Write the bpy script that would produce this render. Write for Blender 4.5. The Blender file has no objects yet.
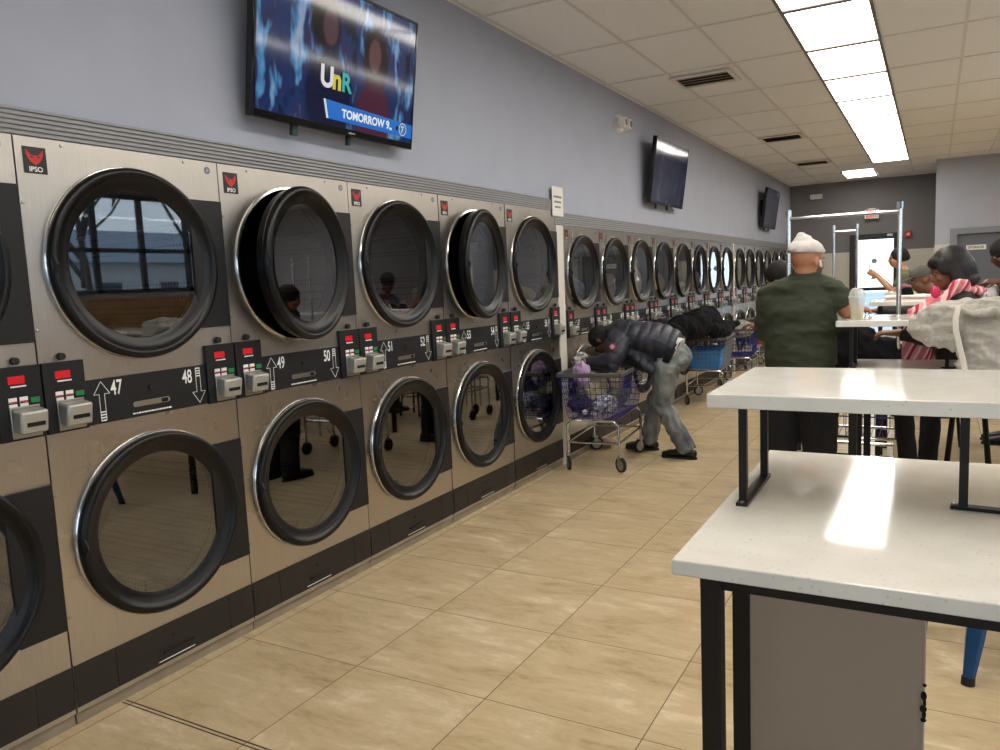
import bpy, math, random
from mathutils import Vector, Matrix, noise
PI = math.pi
sc = bpy.context.scene
COL = sc.collection
random.seed(5)

# ---------------------------------------------------------------- materials
def lin(c):
    return tuple(((v/255)/12.92 if v/255 <= .04045 else ((v/255+.055)/1.055)**2.4) for v in c)
MATS = {}
def mat(name, rgb=(128,128,128), rough=.5, metal=0., spec=.5, emit=None, estr=1., bump=None, coat=0., mottle=None, sheen=0.):
    if name in MATS: return MATS[name]
    m = bpy.data.materials.new(name); m.use_nodes = True
    nt = m.node_tree; b = nt.nodes['Principled BSDF']
    c = lin(rgb)
    b.inputs['Base Color'].default_value = (*c, 1)
    b.inputs['Roughness'].default_value = rough
    b.inputs['Metallic'].default_value = metal
    b.inputs['Specular IOR Level'].default_value = spec
    b.inputs['Coat Weight'].default_value = coat
    b.inputs['Sheen Weight'].default_value = sheen
    if emit is not None:
        b.inputs['Emission Color'].default_value = (*lin(emit), 1)
        b.inputs['Emission Strength'].default_value = estr
    tc = nt.nodes.new('ShaderNodeTexCoord')
    if bump:
        n = nt.nodes.new('ShaderNodeTexNoise'); n.inputs['Scale'].default_value = bump[0]; n.inputs['Detail'].default_value = 4
        nt.links.new(tc.outputs['Object'], n.inputs['Vector'])
        bp = nt.nodes.new('ShaderNodeBump'); bp.inputs['Strength'].default_value = bump[1]; bp.inputs['Distance'].default_value = bump[2] if len(bump) > 2 else .01
        nt.links.new(n.outputs['Fac'], bp.inputs['Height']); nt.links.new(bp.outputs['Normal'], b.inputs['Normal'])
    if mottle:
        n = nt.nodes.new('ShaderNodeTexNoise'); n.inputs['Scale'].default_value = mottle[0]; n.inputs['Detail'].default_value = 5
        nt.links.new(tc.outputs['Object'], n.inputs['Vector'])
        r = nt.nodes.new('ShaderNodeValToRGB')
        r.color_ramp.elements[0].position = .35; r.color_ramp.elements[1].position = .65
        r.color_ramp.elements[0].color = (*c, 1); r.color_ramp.elements[1].color = (*lin(mottle[1]), 1)
        nt.links.new(n.outputs['Fac'], r.inputs['Fac']); nt.links.new(r.outputs['Color'], b.inputs['Base Color'])
    MATS[name] = m
    return m

def N(nt, t, **kw):
    n = nt.nodes.new('ShaderNode'+t)
    for k, v in kw.items():
        if k in n.inputs: n.inputs[k].default_value = v
        else: setattr(n, k, v)
    return n
def MA(nt, op, a, b=None, c=None):
    n = nt.nodes.new('ShaderNodeMath'); n.operation = op
    for i, v in enumerate((a, b, c)):
        if v is None: continue
        if isinstance(v, (int, float)): n.inputs[i].default_value = v
        else: nt.links.new(v, n.inputs[i])
    return n.outputs[0]
def ramp(nt, fac, stops):
    r = nt.nodes.new('ShaderNodeValToRGB'); e = r.color_ramp.elements
    while len(e) < len(stops): e.new(.5)
    for i, (p, c) in enumerate(stops):
        e[i].position = p; e[i].color = (*lin(c), 1)
    nt.links.new(fac, r.inputs['Fac']); return r.outputs['Color']

def floor_mat():
    m = bpy.data.materials.new('stone_tile'); m.use_nodes = True; nt = m.node_tree; L = nt.links
    b = nt.nodes['Principled BSDF']; g = N(nt, 'NewGeometry'); sx = N(nt, 'SeparateXYZ'); L.new(g.outputs['Position'], sx.inputs[0])
    u = MA(nt, 'DIVIDE', MA(nt, 'SUBTRACT', sx.outputs['X'], .044), .628)
    v = MA(nt, 'DIVIDE', MA(nt, 'SUBTRACT', sx.outputs['Y'], 1.795), .607)
    fu, fv = MA(nt, 'FRACT', u), MA(nt, 'FRACT', v)
    du = MA(nt, 'MINIMUM', fu, MA(nt, 'SUBTRACT', 1., fu)); dv = MA(nt, 'MINIMUM', fv, MA(nt, 'SUBTRACT', 1., fv))
    d = MA(nt, 'MINIMUM', du, dv)
    gr = MA(nt, 'LESS_THAN', d, .0035)
    cell = N(nt, 'CombineXYZ'); L.new(MA(nt, 'FLOOR', u), cell.inputs[0]); L.new(MA(nt, 'FLOOR', v), cell.inputs[1])
    wn = N(nt, 'TexWhiteNoise', noise_dimensions='3D'); L.new(cell.outputs[0], wn.inputs['Vector'])
    off = N(nt, 'VectorMath', operation='SCALE'); L.new(wn.outputs['Color'], off.inputs[0]); off.inputs['Scale'].default_value = 9.
    add = N(nt, 'VectorMath', operation='ADD'); L.new(g.outputs['Position'], add.inputs[0]); L.new(off.outputs[0], add.inputs[1])
    mp = N(nt, 'Mapping'); L.new(add.outputs[0], mp.inputs['Vector']); mp.inputs['Rotation'].default_value = (0, 0, .6); mp.inputs['Scale'].default_value = (1.0, 1.9, 1)
    n1 = N(nt, 'TexNoise', Scale=2.1, Detail=10., Roughness=.66, Distortion=.9); L.new(mp.outputs[0], n1.inputs['Vector'])
    n2 = N(nt, 'TexNoise', Scale=14., Detail=6., Roughness=.7); L.new(mp.outputs[0], n2.inputs['Vector'])
    rotv = N(nt, 'CombineXYZ'); L.new(MA(nt, 'ADD', MA(nt, 'MULTIPLY', wn.outputs['Value'], 1.1), .15), rotv.inputs[2])
    mp3 = N(nt, 'Mapping'); L.new(add.outputs[0], mp3.inputs['Vector']); L.new(rotv.outputs[0], mp3.inputs['Rotation']); mp3.inputs['Scale'].default_value = (1.3, 5.5, 1)
    n3 = N(nt, 'TexNoise', Scale=2.6, Detail=8., Roughness=.7, Distortion=.6); L.new(mp3.outputs[0], n3.inputs['Vector'])
    mixf = MA(nt, 'ADD', MA(nt, 'ADD', MA(nt, 'MULTIPLY', n1.outputs['Fac'], .5), MA(nt, 'MULTIPLY', n2.outputs['Fac'], .15)), MA(nt, 'MULTIPLY', n3.outputs['Fac'], .35))
    col = ramp(nt, mixf, [(.36, (158,133,96)), (.46, (192,169,131)), (.54, (204,182,145)), (.64, (230,212,183))])
    mx = N(nt, 'Mix', data_type='RGBA'); L.new(gr, mx.inputs[0]); L.new(col, mx.inputs[6]); mx.inputs[7].default_value = (*lin((116,98,74)), 1)
    L.new(mx.outputs[2], b.inputs['Base Color'])
    L.new(MA(nt, 'ADD', MA(nt, 'MULTIPLY', gr, .4), .3), b.inputs['Roughness'])
    bp = N(nt, 'Bump', Strength=.35, Distance=.002); L.new(MA(nt, 'SUBTRACT', MA(nt, 'MULTIPLY', n2.outputs['Fac'], .3), gr), bp.inputs['Height']); L.new(bp.outputs[0], b.inputs['Normal'])
    return m

def steel_mat():
    m = bpy.data.materials.new('brushed_steel'); m.use_nodes = True; nt = m.node_tree; L = nt.links
    b = nt.nodes['Principled BSDF']; tc = N(nt, 'TexCoord')
    b.inputs['Metallic'].default_value = 1.
    mp = N(nt, 'Mapping'); mp.inputs['Scale'].default_value = (1, 240, 2.5); L.new(tc.outputs['Object'], mp.inputs['Vector'])
    n = N(nt, 'TexNoise', Scale=3., Detail=4.); L.new(mp.outputs[0], n.inputs['Vector'])
    n2 = N(nt, 'TexNoise', Scale=2.2, Detail=3.); L.new(tc.outputs['Object'], n2.inputs['Vector'])
    L.new(ramp(nt, n.outputs['Fac'], [(.3, (182,176,168)), (.7, (202,196,188))]), b.inputs['Base Color'])
    L.new(MA(nt, 'ADD', MA(nt, 'MULTIPLY', n2.outputs['Fac'], .16), .21), b.inputs['Roughness'])
    bp = N(nt, 'Bump', Strength=.12, Distance=.002); L.new(MA(nt, 'ADD', n.outputs['Fac'], MA(nt, 'MULTIPLY', n2.outputs['Fac'], 3.)), bp.inputs['Height']); L.new(bp.outputs[0], b.inputs['Normal'])
    return m

def drum_mat():
    m = bpy.data.materials.new('perforated_drum'); m.use_nodes = True; nt = m.node_tree; L = nt.links
    b = nt.nodes['Principled BSDF']; tc = N(nt, 'TexCoord')
    b.inputs['Metallic'].default_value = 1.; b.inputs['Roughness'].default_value = .32
    v = N(nt, 'TexVoronoi', Scale=48., Randomness=.0); L.new(tc.outputs['Object'], v.inputs['Vector'])
    L.new(ramp(nt, v.outputs['Distance'], [(.28, (18,18,18)), (.36, (92,87,80))]), b.inputs['Base Color'])
    return m

def glass_mat(name, tint, refl, tr=.9):
    m = bpy.data.materials.new(name); m.use_nodes = True; nt = m.node_tree; L = nt.links
    nt.nodes.remove(nt.nodes['Principled BSDF']); out = nt.nodes['Material Output']
    t = N(nt, 'BsdfTransparent', Color=(*[c*tr for c in tint], 1)); g = N(nt, 'BsdfGlossy', Roughness=.015, Color=(.95,.97,1,1))
    f = N(nt, 'Fresnel', IOR=1.5); mx = N(nt, 'MixShader')
    L.new(MA(nt, 'MINIMUM', MA(nt, 'ADD', MA(nt, 'MULTIPLY', f.outputs[0], 1.15), refl), 1.), mx.inputs[0])
    L.new(t.outputs[0], mx.inputs[1]); L.new(g.outputs[0], mx.inputs[2]); L.new(mx.outputs[0], out.inputs['Surface'])
    return m

def quartz_mat():
    m = bpy.data.materials.new('quartz'); m.use_nodes = True; nt = m.node_tree; L = nt.links
    b = nt.nodes['Principled BSDF']; g = N(nt, 'NewGeometry')
    v = N(nt, 'TexVoronoi', Scale=150.); L.new(g.outputs['Position'], v.inputs['Vector'])
    sep = N(nt, 'SeparateColor'); L.new(v.outputs['Color'], sep.inputs[0])
    spot = MA(nt, 'MULTIPLY', MA(nt, 'LESS_THAN', v.outputs['Distance'], .42), MA(nt, 'GREATER_THAN', sep.outputs[0], .955))
    n = N(nt, 'TexNoise', Scale=9., Detail=5.); L.new(g.outputs['Position'], n.inputs['Vector'])
    base = ramp(nt, n.outputs['Fac'], [(.3, (222,217,207)), (.7, (233,229,220))])
    mx = N(nt, 'Mix', data_type='RGBA'); L.new(spot, mx.inputs[0]); L.new(base, mx.inputs[6]); mx.inputs[7].default_value = (*lin((213,207,196)), 1)
    L.new(mx.outputs[2], b.inputs['Base Color']); b.inputs['Roughness'].default_value = .085
    return m

def tile_mat(name, a, b2, scale):
    m = bpy.data.materials.new(name); m.use_nodes = True; nt = m.node_tree; L = nt.links
    b = nt.nodes['Principled BSDF']; g = N(nt, 'NewGeometry')
    n = N(nt, 'TexNoise', Scale=scale, Detail=6., Roughness=.75); L.new(g.outputs['Position'], n.inputs['Vector'])
    L.new(ramp(nt, n.outputs['Fac'], [(.35, a), (.65, b2)]), b.inputs['Base Color']); b.inputs['Roughness'].default_value = .85
    bp = N(nt, 'Bump', Strength=.25, Distance=.003); L.new(n.outputs['Fac'], bp.inputs['Height']); L.new(bp.outputs[0], b.inputs['Normal'])
    return m

def picture_mat(name, seed, stops, strength, figs=()):
    # the moving picture on a television: soft blurred lights and figures
    m = bpy.data.materials.new(name); m.use_nodes = True; nt = m.node_tree; L = nt.links
    b = nt.nodes['Principled BSDF']; tc = N(nt, 'TexCoord')
    mp = N(nt, 'Mapping'); mp.inputs['Location'].default_value = (seed, seed*2, 0); mp.inputs['Scale'].default_value = (1, 3.2, 1.3); L.new(tc.outputs['Object'], mp.inputs['Vector'])
    n = N(nt, 'TexNoise', Scale=3.3, Detail=2.5, Roughness=.6, Distortion=.3); L.new(mp.outputs[0], n.inputs['Vector'])
    c = ramp(nt, n.outputs['Fac'], stops)
    sp = N(nt, 'SeparateXYZ'); L.new(tc.outputs['Object'], sp.inputs[0])
    wob = MA(nt, 'MULTIPLY', MA(nt, 'SUBTRACT', n.outputs['Fac'], .5), .5)
    for (cy, cz, ry, rz, col_) in figs:      # soft-edged shapes
        dy = MA(nt, 'DIVIDE', MA(nt, 'SUBTRACT', sp.outputs['Y'], cy), ry); dz = MA(nt, 'DIVIDE', MA(nt, 'SUBTRACT', sp.outputs['Z'], cz), rz)
        d2 = MA(nt, 'ADD', MA(nt, 'ADD', MA(nt, 'MULTIPLY', dy, dy), MA(nt, 'MULTIPLY', dz, dz)), wob)
        k = nt.nodes.new('ShaderNodeMapRange'); k.inputs[1].default_value = 1.25; k.inputs[2].default_value = .75; L.new(d2, k.inputs[0])
        mx = N(nt, 'Mix', data_type='RGBA'); L.new(k.outputs[0], mx.inputs[0]); L.new(c, mx.inputs[6]); mx.inputs[7].default_value = (*lin(col_), 1); c = mx.outputs[2]
    b.inputs['Base Color'].default_value = (.004,.004,.006,1); b.inputs['Roughness'].default_value = .08
    L.new(c, b.inputs['Emission Color']); b.inputs['Emission Strength'].default_value = strength
    return m

STEEL = steel_mat(); FLOOR = floor_mat(); QUARTZ = quartz_mat(); DRUM = drum_mat()
GLASS = glass_mat('dryer_glass', (.74,.72,.69), .13)
PANE = glass_mat('window_glass', (.97,1,1), .0, 1.)
BLACK = mat('black_plastic', (13,12,13), .33, spec=.3, bump=(260, .15, .001))
BLACK2 = mat('black_panel', (25,25,27), .45, spec=.35)
RUBBER = mat('rubber', (22,22,23), .7)
CHROME = mat('chrome', (205,205,205), .14, 1.)
ALU = mat('brushed_aluminium', (176,172,165), .33, 1.)
BLACKMETAL = mat('black_metal', (24,18,14), .5, .0, .3, bump=(180, .2, .001))
WHITE = mat('white_plastic', (226,224,218), .45)
PRINT = mat('white_print', (232,232,230), .6)
RED = mat('red_print', (196,34,34), .5)
GREEN = mat('green_button', (18,130,70), .45)
LED = mat('red_display', (120,6,10), .3, emit=(205,24,36), estr=.75)
HOLE = mat('dark_gap', (6,6,6), .9)
LAMP = mat('lamp_diffuser', (255,255,255), .6, emit=(255,250,240), estr=12.)
WALLBLUE = mat('blue_grey_paint', (170,175,190), .75, bump=(90, .12, .002), mottle=(3., (166,171,186)))
GREYPAINT = mat('grey_paint', (118,116,117), .8, bump=(90, .12, .002))
CREAM = mat('cream_paint', (206,201,188), .7, bump=(90, .1, .002))
FASC = mat('grey_cladding', (150,150,152), .6)
CEIL = tile_mat('ceiling_tile', (228,229,232), (238,239,241), 60.)
GRID = mat('grid_metal', (214,212,210), .55)

# ---------------------------------------------------------------- mesh builder
class MB:
    def __init__(s): s.v = []; s.f = []; s.m = []
    def add(s, vs, fs, mi=0):
        o = len(s.v); s.v += [tuple(p) for p in vs]; s.f += [tuple(i+o for i in f) for f in fs]; s.m += [mi]*len(fs); return s
    def box(s, x0, x1, y0, y1, z0, z1, mi=0):
        vs = [(x, y, z) for x in (x0, x1) for y in (y0, y1) for z in (z0, z1)]
        return s.add(vs, [(0,1,3,2),(4,6,7,5),(0,4,5,1),(2,3,7,6),(0,2,6,4),(1,5,7,3)], mi)
    def obox(s, c, ax, ay, az, mi=0):
        c, ax, ay, az = Vector(c), Vector(ax), Vector(ay), Vector(az)
        vs = [c+ax*i+ay*j+az*k for i in (-1,1) for j in (-1,1) for k in (-1,1)]
        return s.add(vs, [(0,1,3,2),(4,6,7,5),(0,4,5,1),(2,3,7,6),(0,2,6,4),(1,5,7,3)], mi)
    def bar(s, a, b, w, h, mi=0, up=(0,0,1)):
        a, b = Vector(a), Vector(b); t = (b-a).normalized(); u = Vector(up)
        if abs(t.dot(u)) > .95: u = Vector((0,1,0))
        sd = t.cross(u).normalized(); u = sd.cross(t)
        return s.obox((a+b)/2, (b-a)/2, sd*w/2, u*h/2, mi)
    def tube(s, pts, r, n=8, mi=0, side=None, cap=True, dome=False):
        # r: number, or list of numbers / (side, depth) pairs
        P = [Vector(p) for p in pts]; k = len(P)
        R = [r]*k if isinstance(r, (int, float)) else list(r)
        R = [(q, q) if isinstance(q, (int, float)) else q for q in R]
        if dome:
            t0 = (P[0]-P[1]).normalized(); t1 = (P[-1]-P[-2]).normalized(); A, RA, B, RB = [], [], [], []
            for a in (80, 55, 28):
                ca, sa = math.cos(math.radians(a)), math.sin(math.radians(a))
                A.append(P[0]+t0*min(R[0])*sa); RA.append((R[0][0]*ca, R[0][1]*ca))
                B.append(P[-1]+t1*min(R[-1])*sa); RB.append((R[-1][0]*ca, R[-1][1]*ca))
            P = A+P+B[::-1]; R = RA+R+RB[::-1]; k = len(P)
        sd = Vector(side) if side is not None else None
        vs = []; prev = None
        for i in range(k):
            t = (P[min(i+1, k-1)]-P[max(i-1, 0)]).normalized()
            ref = sd if sd is not None else prev
            if ref is None: ref = Vector((0,0,1)) if abs(t.z) < .9 else Vector((0,1,0))
            x = ref-t*ref.dot(t)
            if x.length < 1e-4: x = Vector((1,0,0)) if abs(t.x) < .9 else Vector((0,1,0)); x = x-t*x.dot(t)
            x.normalize(); y = t.cross(x); prev = x
            for j in range(n):
                a = 2*PI*j/n; vs.append(P[i]+x*math.cos(a)*R[i][0]+y*math.sin(a)*R[i][1])
        fs = [(i*n+j, i*n+(j+1) % n, (i+1)*n+(j+1) % n, (i+1)*n+j) for i in range(k-1) for j in range(n)]
        if cap: fs += [tuple(range(n))[::-1], tuple((k-1)*n+j for j in range(n))]
        return s.add(vs, fs, mi)
    def ell(s, c, rx, ry, rz, axes=None, n=14, m=9, mi=0):
        c = Vector(c); ax = axes or (Vector((1,0,0)), Vector((0,1,0)), Vector((0,0,1)))
        vs = [c+ax[2]*rz]; 
        for i in range(1, m):
            p = PI*i/m
            for j in range(n):
                a = 2*PI*j/n; vs.append(c+ax[0]*rx*math.sin(p)*math.cos(a)+ax[1]*ry*math.sin(p)*math.sin(a)+ax[2]*rz*math.cos(p))
        vs.append(c-ax[2]*rz); L = len(vs)-1
        fs = [(0, 1+j, 1+(j+1) % n) for j in range(n)]
        for i in range(m-2): fs += [(1+i*n+j, 1+(i+1)*n+j, 1+(i+1)*n+(j+1) % n, 1+i*n+(j+1) % n) for j in range(n)]
        fs += [(L, 1+(m-2)*n+(j+1) % n, 1+(m-2)*n+j) for j in range(n)]
        return s.add(vs, fs, mi)
    def lathe(s, prof, c=(0,0,0), axis='z', n=32, mi=0, closed=False, cap=False):
        # prof: (radius, height along axis)
        vs = []
        for r, h in prof:
            for j in range(n):
                a = 2*PI*j/n; p, q = r*math.cos(a), r*math.sin(a)
                v = {'z': (p, q, h), 'x': (h, p, q), 'y': (q, h, p)}[axis]
                vs.append((v[0]+c[0], v[1]+c[1], v[2]+c[2]))
        k = len(prof); rng = k if closed else k-1
        fs = [(i*n+j, i*n+(j+1) % n, ((i+1) % k)*n+(j+1) % n, ((i+1) % k)*n+j) for i in range(rng) for j in range(n)]
        if cap: fs += [tuple(range(n))[::-1], tuple((k-1)*n+j for j in range(n))]
        return s.add(vs, fs, mi)
    def prism(s, pts, x0, x1, mi=0):      # polygon in (y, z) pushed along x
        n = len(pts); vs = [(x0, *p) for p in pts]+[(x1, *p) for p in pts]
        return s.add(vs, [tuple(range(n))[::-1], tuple(range(n, 2*n))]+[(i, (i+1) % n, (i+1) % n+n, i+n) for i in range(n)], mi)
    def text(s, body, size, x, y, z, mi=0, align='LEFT', frame='x', bold=0., squash=1.):
        cu = bpy.data.curves.new('t', 'FONT'); cu.body = body; cu.size = size; cu.align_x = align; cu.offset = bold
        o = bpy.data.objects.new('t', cu); COL.objects.link(o); bpy.context.view_layer.update()
        me = o.to_mesh()
        vs = []
        for v in me.vertices:
            p, q = v.co.x*squash, v.co.y
            vs.append((x, y+p, z+q) if frame == 'x' else (x+p, y, z+q))
        s.add(vs, [tuple(f.vertices) for f in me.polygons], mi)
        o.to_mesh_clear(); bpy.data.objects.remove(o); bpy.data.curves.remove(cu); return s
    def mesh(s, name, mats, smooth=30):
        me = bpy.data.meshes.new(name); me.from_pydata(s.v, [], s.f)
        for m in (mats if isinstance(mats, (list, tuple)) else [mats]): me.materials.append(m)
        me.polygons.foreach_set('material_index', s.m)
        if smooth:
            me.polygons.foreach_set('use_smooth', [True]*len(me.polygons)); me.set_sharp_from_angle(angle=math.radians(smooth))
        me.validate(); me.update()
        import bmesh as bmh
        b = bmh.new(); b.from_mesh(me); bmh.ops.recalc_face_normals(b, faces=b.faces); b.to_mesh(me); b.free()
        return me
    def obj(s, name, mats, parent=None, loc=(0,0,0), smooth=30, bevel=0):
        o = bpy.data.objects.new(name, s.mesh(name, mats, smooth)); COL.objects.link(o)
        if parent is not None: o.parent = parent
        o.location = loc
        if bevel:
            b = o.modifiers.new('bevel', 'BEVEL'); b.width = bevel; b.segments = 2; b.limit_method = 'ANGLE'
        return o

def tag(o, label, cat, group=None):
    o['label'] = label; o['category'] = cat
    if group: o['group'] = group
    return o
def thing(name, label, cat, loc=(0,0,0), rz=0, group=None):
    o = bpy.data.objects.new(name, None); COL.objects.link(o); o.location = loc; o.rotation_euler.z = rz; o.empty_display_size = .1
    return tag(o, label, cat, group)
def struct(o): o['kind'] = 'structure'; return o
def kids(o): return [c for c in bpy.data.objects if c.parent == o]
def dup(root, loc, rz=None, label=None):
    tree = {}
    for c in bpy.data.objects: tree.setdefault(c.parent, []).append(c)
    def cp(o, par):
        n = o.copy(); COL.objects.link(n)
        if par is not None: n.parent = par
        for ch in tree.get(o, []): cp(ch, n)
        return n
    r = cp(root, None); r.location = loc
    if rz is not None: r.rotation_euler.z = rz
    if label: r['label'] = label
    return r

# voxel-fused organic surface, with optional per-vertex shaping
def organic(mb, name, mats, parent=None, voxel=.008, it=6, shape=None, fac=.5, paint=None):
    me0 = bpy.data.meshes.new('tmp'); me0.from_pydata(mb.v, [], mb.f)
    import bmesh as bmh
    b = bmh.new(); b.from_mesh(me0); bmh.ops.recalc_face_normals(b, faces=b.faces); b.to_mesh(me0); b.free()
    t = bpy.data.objects.new('tmp', me0); COL.objects.link(t)
    r = t.modifiers.new('r', 'REMESH'); r.mode = 'VOXEL'; r.voxel_size = voxel
    s = t.modifiers.new('s', 'SMOOTH'); s.factor = fac; s.iterations = it
    dg = bpy.context.evaluated_depsgraph_get(); ev = t.evaluated_get(dg)
    me = bpy.data.meshes.new_from_object(ev); me.name = name
    bpy.data.objects.remove(t); bpy.data.meshes.remove(me0)
    if shape:
        nv = [(v.co.copy(), v.normal.copy()) for v in me.vertices]
        for v, (co, no) in zip(me.vertices, nv): v.co = shape(co, no)
    me.materials.clear()
    ml = mats if isinstance(mats, (list, tuple)) else [mats]
    for m in ml: me.materials.append(m)
    me.polygons.foreach_set('use_smooth', [True]*len(me.polygons))
    if paint:
        me.polygons.foreach_set('material_index', [paint(p.center) for p in me.polygons])
    me.update()
    o = bpy.data.objects.new(name, me); COL.objects.link(o)
    if parent is not None: o.parent = parent
    return o
def folds(amp, sx, sy, sz, seed=0):
    def f(co, no):
        p = Vector((co.x*sx+seed, co.y*sy, co.z*sz))
        k = noise.noise(p)+.5*noise.noise(p*2.1)
        ridge = 1-abs(k)*2.2
        return co+no*amp*(ridge-.45)
    return f
# ================================================================ room
H = 3.42; YF = 18.3; YN = 16.1; XR = 7.5; YB = -4.0
struct(MB().box(-1.2, XR, YB, YF+.1, -.08, 0).obj('floor', FLOOR))
struct(MB().box(-1.2, XR, YB, YF+.1, H, H+.08).obj('ceiling', CEIL))
g = MB()
for i in range(0, 14): g.box(.0+.585*i-.012+.03, .03+.585*i+.012, YB, YF, H-.006, H)
y = 7.22-1.17*9
while y < YF:
    g.box(-.02, XR, y-.012, y+.012, H-.006, H); y += 1.17
struct(g.obj('trim_1', GRID)); 
# left wall: upper part above the dryers, back of the dryer alcove
struct(MB().box(-.14, -.02, YB, 5.99, 2.262, H).box(-.14, -.02, 5.99, YF, 2.166, H).box(-1.2, -1.1, YB, YF, 0, H).obj('wall_left', WALLBLUE))
struct(MB().box(-1.2, 2.77, YF, YF+.1, 1.93, H).obj('wall_far_upper', GREYPAINT))
w = MB().box(-1.2, 1.186, YF, YF+.1, 0, 1.93).box(2.134, 2.77, YF, YF+.1, 0, 1.93)
struct(w.obj('wall_far_lower', CREAM))
bpy.data.objects['wall_far_upper'].data.clear_geometry()
u = MB().box(-1.2, 1.186, YF, YF+.1, 1.93, H).box(2.134, 2.77, YF, YF+.1, 1.93, H).box(1.186, 2.134, YF, YF+.1, 2.285, H)
o = bpy.data.objects['wall_far_upper']; o.data = u.mesh('wall_far_upper', GREYPAINT)
struct(MB().box(2.77, 2.87, YN, YF, 0, H).box(2.77, 3.02, YN-.1, YN, 0, H).box(4.1, XR, YN-.1, YN, 0, H).box(3.02, 4.1, YN-.1, YN, 2.19, H).obj('wall_far_near_side', WALLBLUE))
struct(MB().box(2.765, 3.02, YN-.104, YN-.1, 0, 1.93).obj('trim_2', CREAM))
struct(MB().box(-1.2, .8, YB-.1, YB, 0, H).box(7.1, XR, YB-.1, YB, 0, H).box(.8, 7.1, YB-.1, YB, 0, .5).box(.8, 7.1, YB-.1, YB, 2.9, H).obj('wall_back', WALLBLUE))
wf = MB()
for i in range(8): wf.box(.8+.9*i-.03, .8+.9*i+.03, YB-.08, YB-.02, .5, 2.9)
for zz in (.53, 2.1, 2.87): wf.box(.8, 7.1, YB-.08, YB-.02, zz-.03, zz+.03)
fr2 = struct(wf.obj('window_2', mat('window_frame_metal', (38,42,48), .5)))
MB().box(.8, 7.1, YB-.052, YB-.048, .5, 2.9).obj('pane', PANE, fr2)
WY0, WY1, WZ0, WZ1 = 5.2, 9.9, 1.68, 3.1
TAN = mat('slate_wall', (112,112,120), .7)
struct(MB().box(XR-.02, XR, 4.6, 10.4, 0, 1.62).obj('trim_9', mat('wood_panelling', (128,100,66), .5, mottle=(6, (104,80,52)))))
struct(MB().box(XR, XR+.12, YB, -3.4, 0, H).box(XR, XR+.12, 3.4, WY0, 0, H).box(XR, XR+.12, -3.4, 3.4, 0, .4).box(XR, XR+.12, -3.4, 3.4, 3.1, H).box(XR, XR+.12, WY1, YN, 0, H).box(XR, XR+.12, WY0, WY1, 0, WZ0).box(XR, XR+.12, WY0, WY1, WZ1, H).obj('wall_right', TAN))
FRAME = mat('window_frame_metal', (38,42,48), .5)
wf = MB()
for yy in (WY0+.03, 6.05, 6.9, 7.65, 8.45, 9.2, WY1-.03): wf.box(XR+.02, XR+.09, yy-.035, yy+.035, WZ0, WZ1)
for zz in (WZ0+.03, 2.3, WZ1-.03): wf.box(XR+.02, XR+.09, WY0, WY1, zz-.03, zz+.03)
fr = struct(wf.obj('window_1', FRAME))
pn = MB().box(XR+.05, XR+.055, WY0, WY1, WZ0, WZ1).obj('pane', PANE, fr)
wf = MB()  # unseen window added to let more daylight onto the ceiling
for i in range(9): wf.box(XR+.02, XR+.09, -3.4+.85*i-.03, -3.4+.85*i+.03, .4, 3.1)
for zz in (.43, 2.3, 3.07): wf.box(XR+.02, XR+.09, -3.4, 3.4, zz-.03, zz+.03)
fr3_ = struct(wf.obj('added_window_3', FRAME)); MB().box(XR+.05, XR+.055, -3.4, 3.4, .4, 3.1).obj('pane', PANE, fr3_)
# far exit door
DF = mat('bronze_door_frame', (44,38,36), .5)
d = struct(MB().box(1.186, 1.284, YF-.06, YF+.06, 0, 2.285).box(2.043, 2.134, YF-.06, YF+.06, 0, 2.285).box(1.284, 2.043, YF-.06, YF+.06, 2.195, 2.285)
    .box(1.284, 2.043, YF-.03, YF+.03, 0, .2).box(1.284, 1.31, YF-.03, YF+.03, 0, 2.195).box(2.02, 2.043, YF-.03, YF+.03, 0, 2.195).box(1.31, 2.02, YF-.03, YF+.03, 2.17, 2.195).obj('door_1', DF))
MB().box(1.31, 2.02, YF-.004, YF+.004, .2, 2.17).obj('pane', PANE, d)
MB().box(1.31, 2.02, YF-.07, YF-.03, 1.1, 1.17).obj('push_bar', DF, d)
MB().box(1.9, 2.0, YF-.1, YF-.06, 2.22, 2.27).obj('door_closer', ALU, d)
MB().lathe([(.0, 0), (.055, 0)], (1.66, YF-.01, 1.72), 'y', 20).obj('door_decal', mat('decal_grey', (150,165,172), .6), d)
# storage door
SD = mat('storage_door_paint', (98,103,112), .55, bump=(60, .1, .002)); SF = mat('storage_frame_paint', (128,133,142), .5)
d2 = struct(MB().box(3.11, 4.02, YN-.06, YN-.01, 0, 2.1).obj('door_2', SD))
MB().box(3.0, 3.11, YN-.13, YN, 0, 2.2).box(4.02, 4.13, YN-.13, YN, 0, 2.2).box(3.11, 4.02, YN-.13, YN, 2.1, 2.2).obj('door_frame', SF, d2)
MB().lathe([(.0,-.06),(.03,-.055),(.03,-.02),(.012,-.01),(.012,0)], (3.18, YN-.06, 1.0), 'y', 16).obj('door_knob', ALU, d2)
s = thing('door_sign', 'small white STORAGE sign on the grey door at right', 'sign', (3.25, YN-.066, 1.815))
MB().box(0, .30, -.003, 0, 0, .085).obj('plate', WHITE, s)
MB().text('STORAGE', .056, .15, -.005, .024, align='CENTER', frame='y', bold=.0012, squash=.95).obj('lettering', mat('sign_black', (20,20,20), .6), s, smooth=0)
s = thing('exit_sign', 'white exit sign with red EXIT letters above the glass door', 'sign', (1.47, YF-.09, 2.6))
MB().box(0, .27, 0, .05, 0, .19).obj('housing', WHITE, s, bevel=.006)
MB().box(.06, .21, .02, .09, .19, .215).obj('mounting_bracket', WHITE, s)
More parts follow.
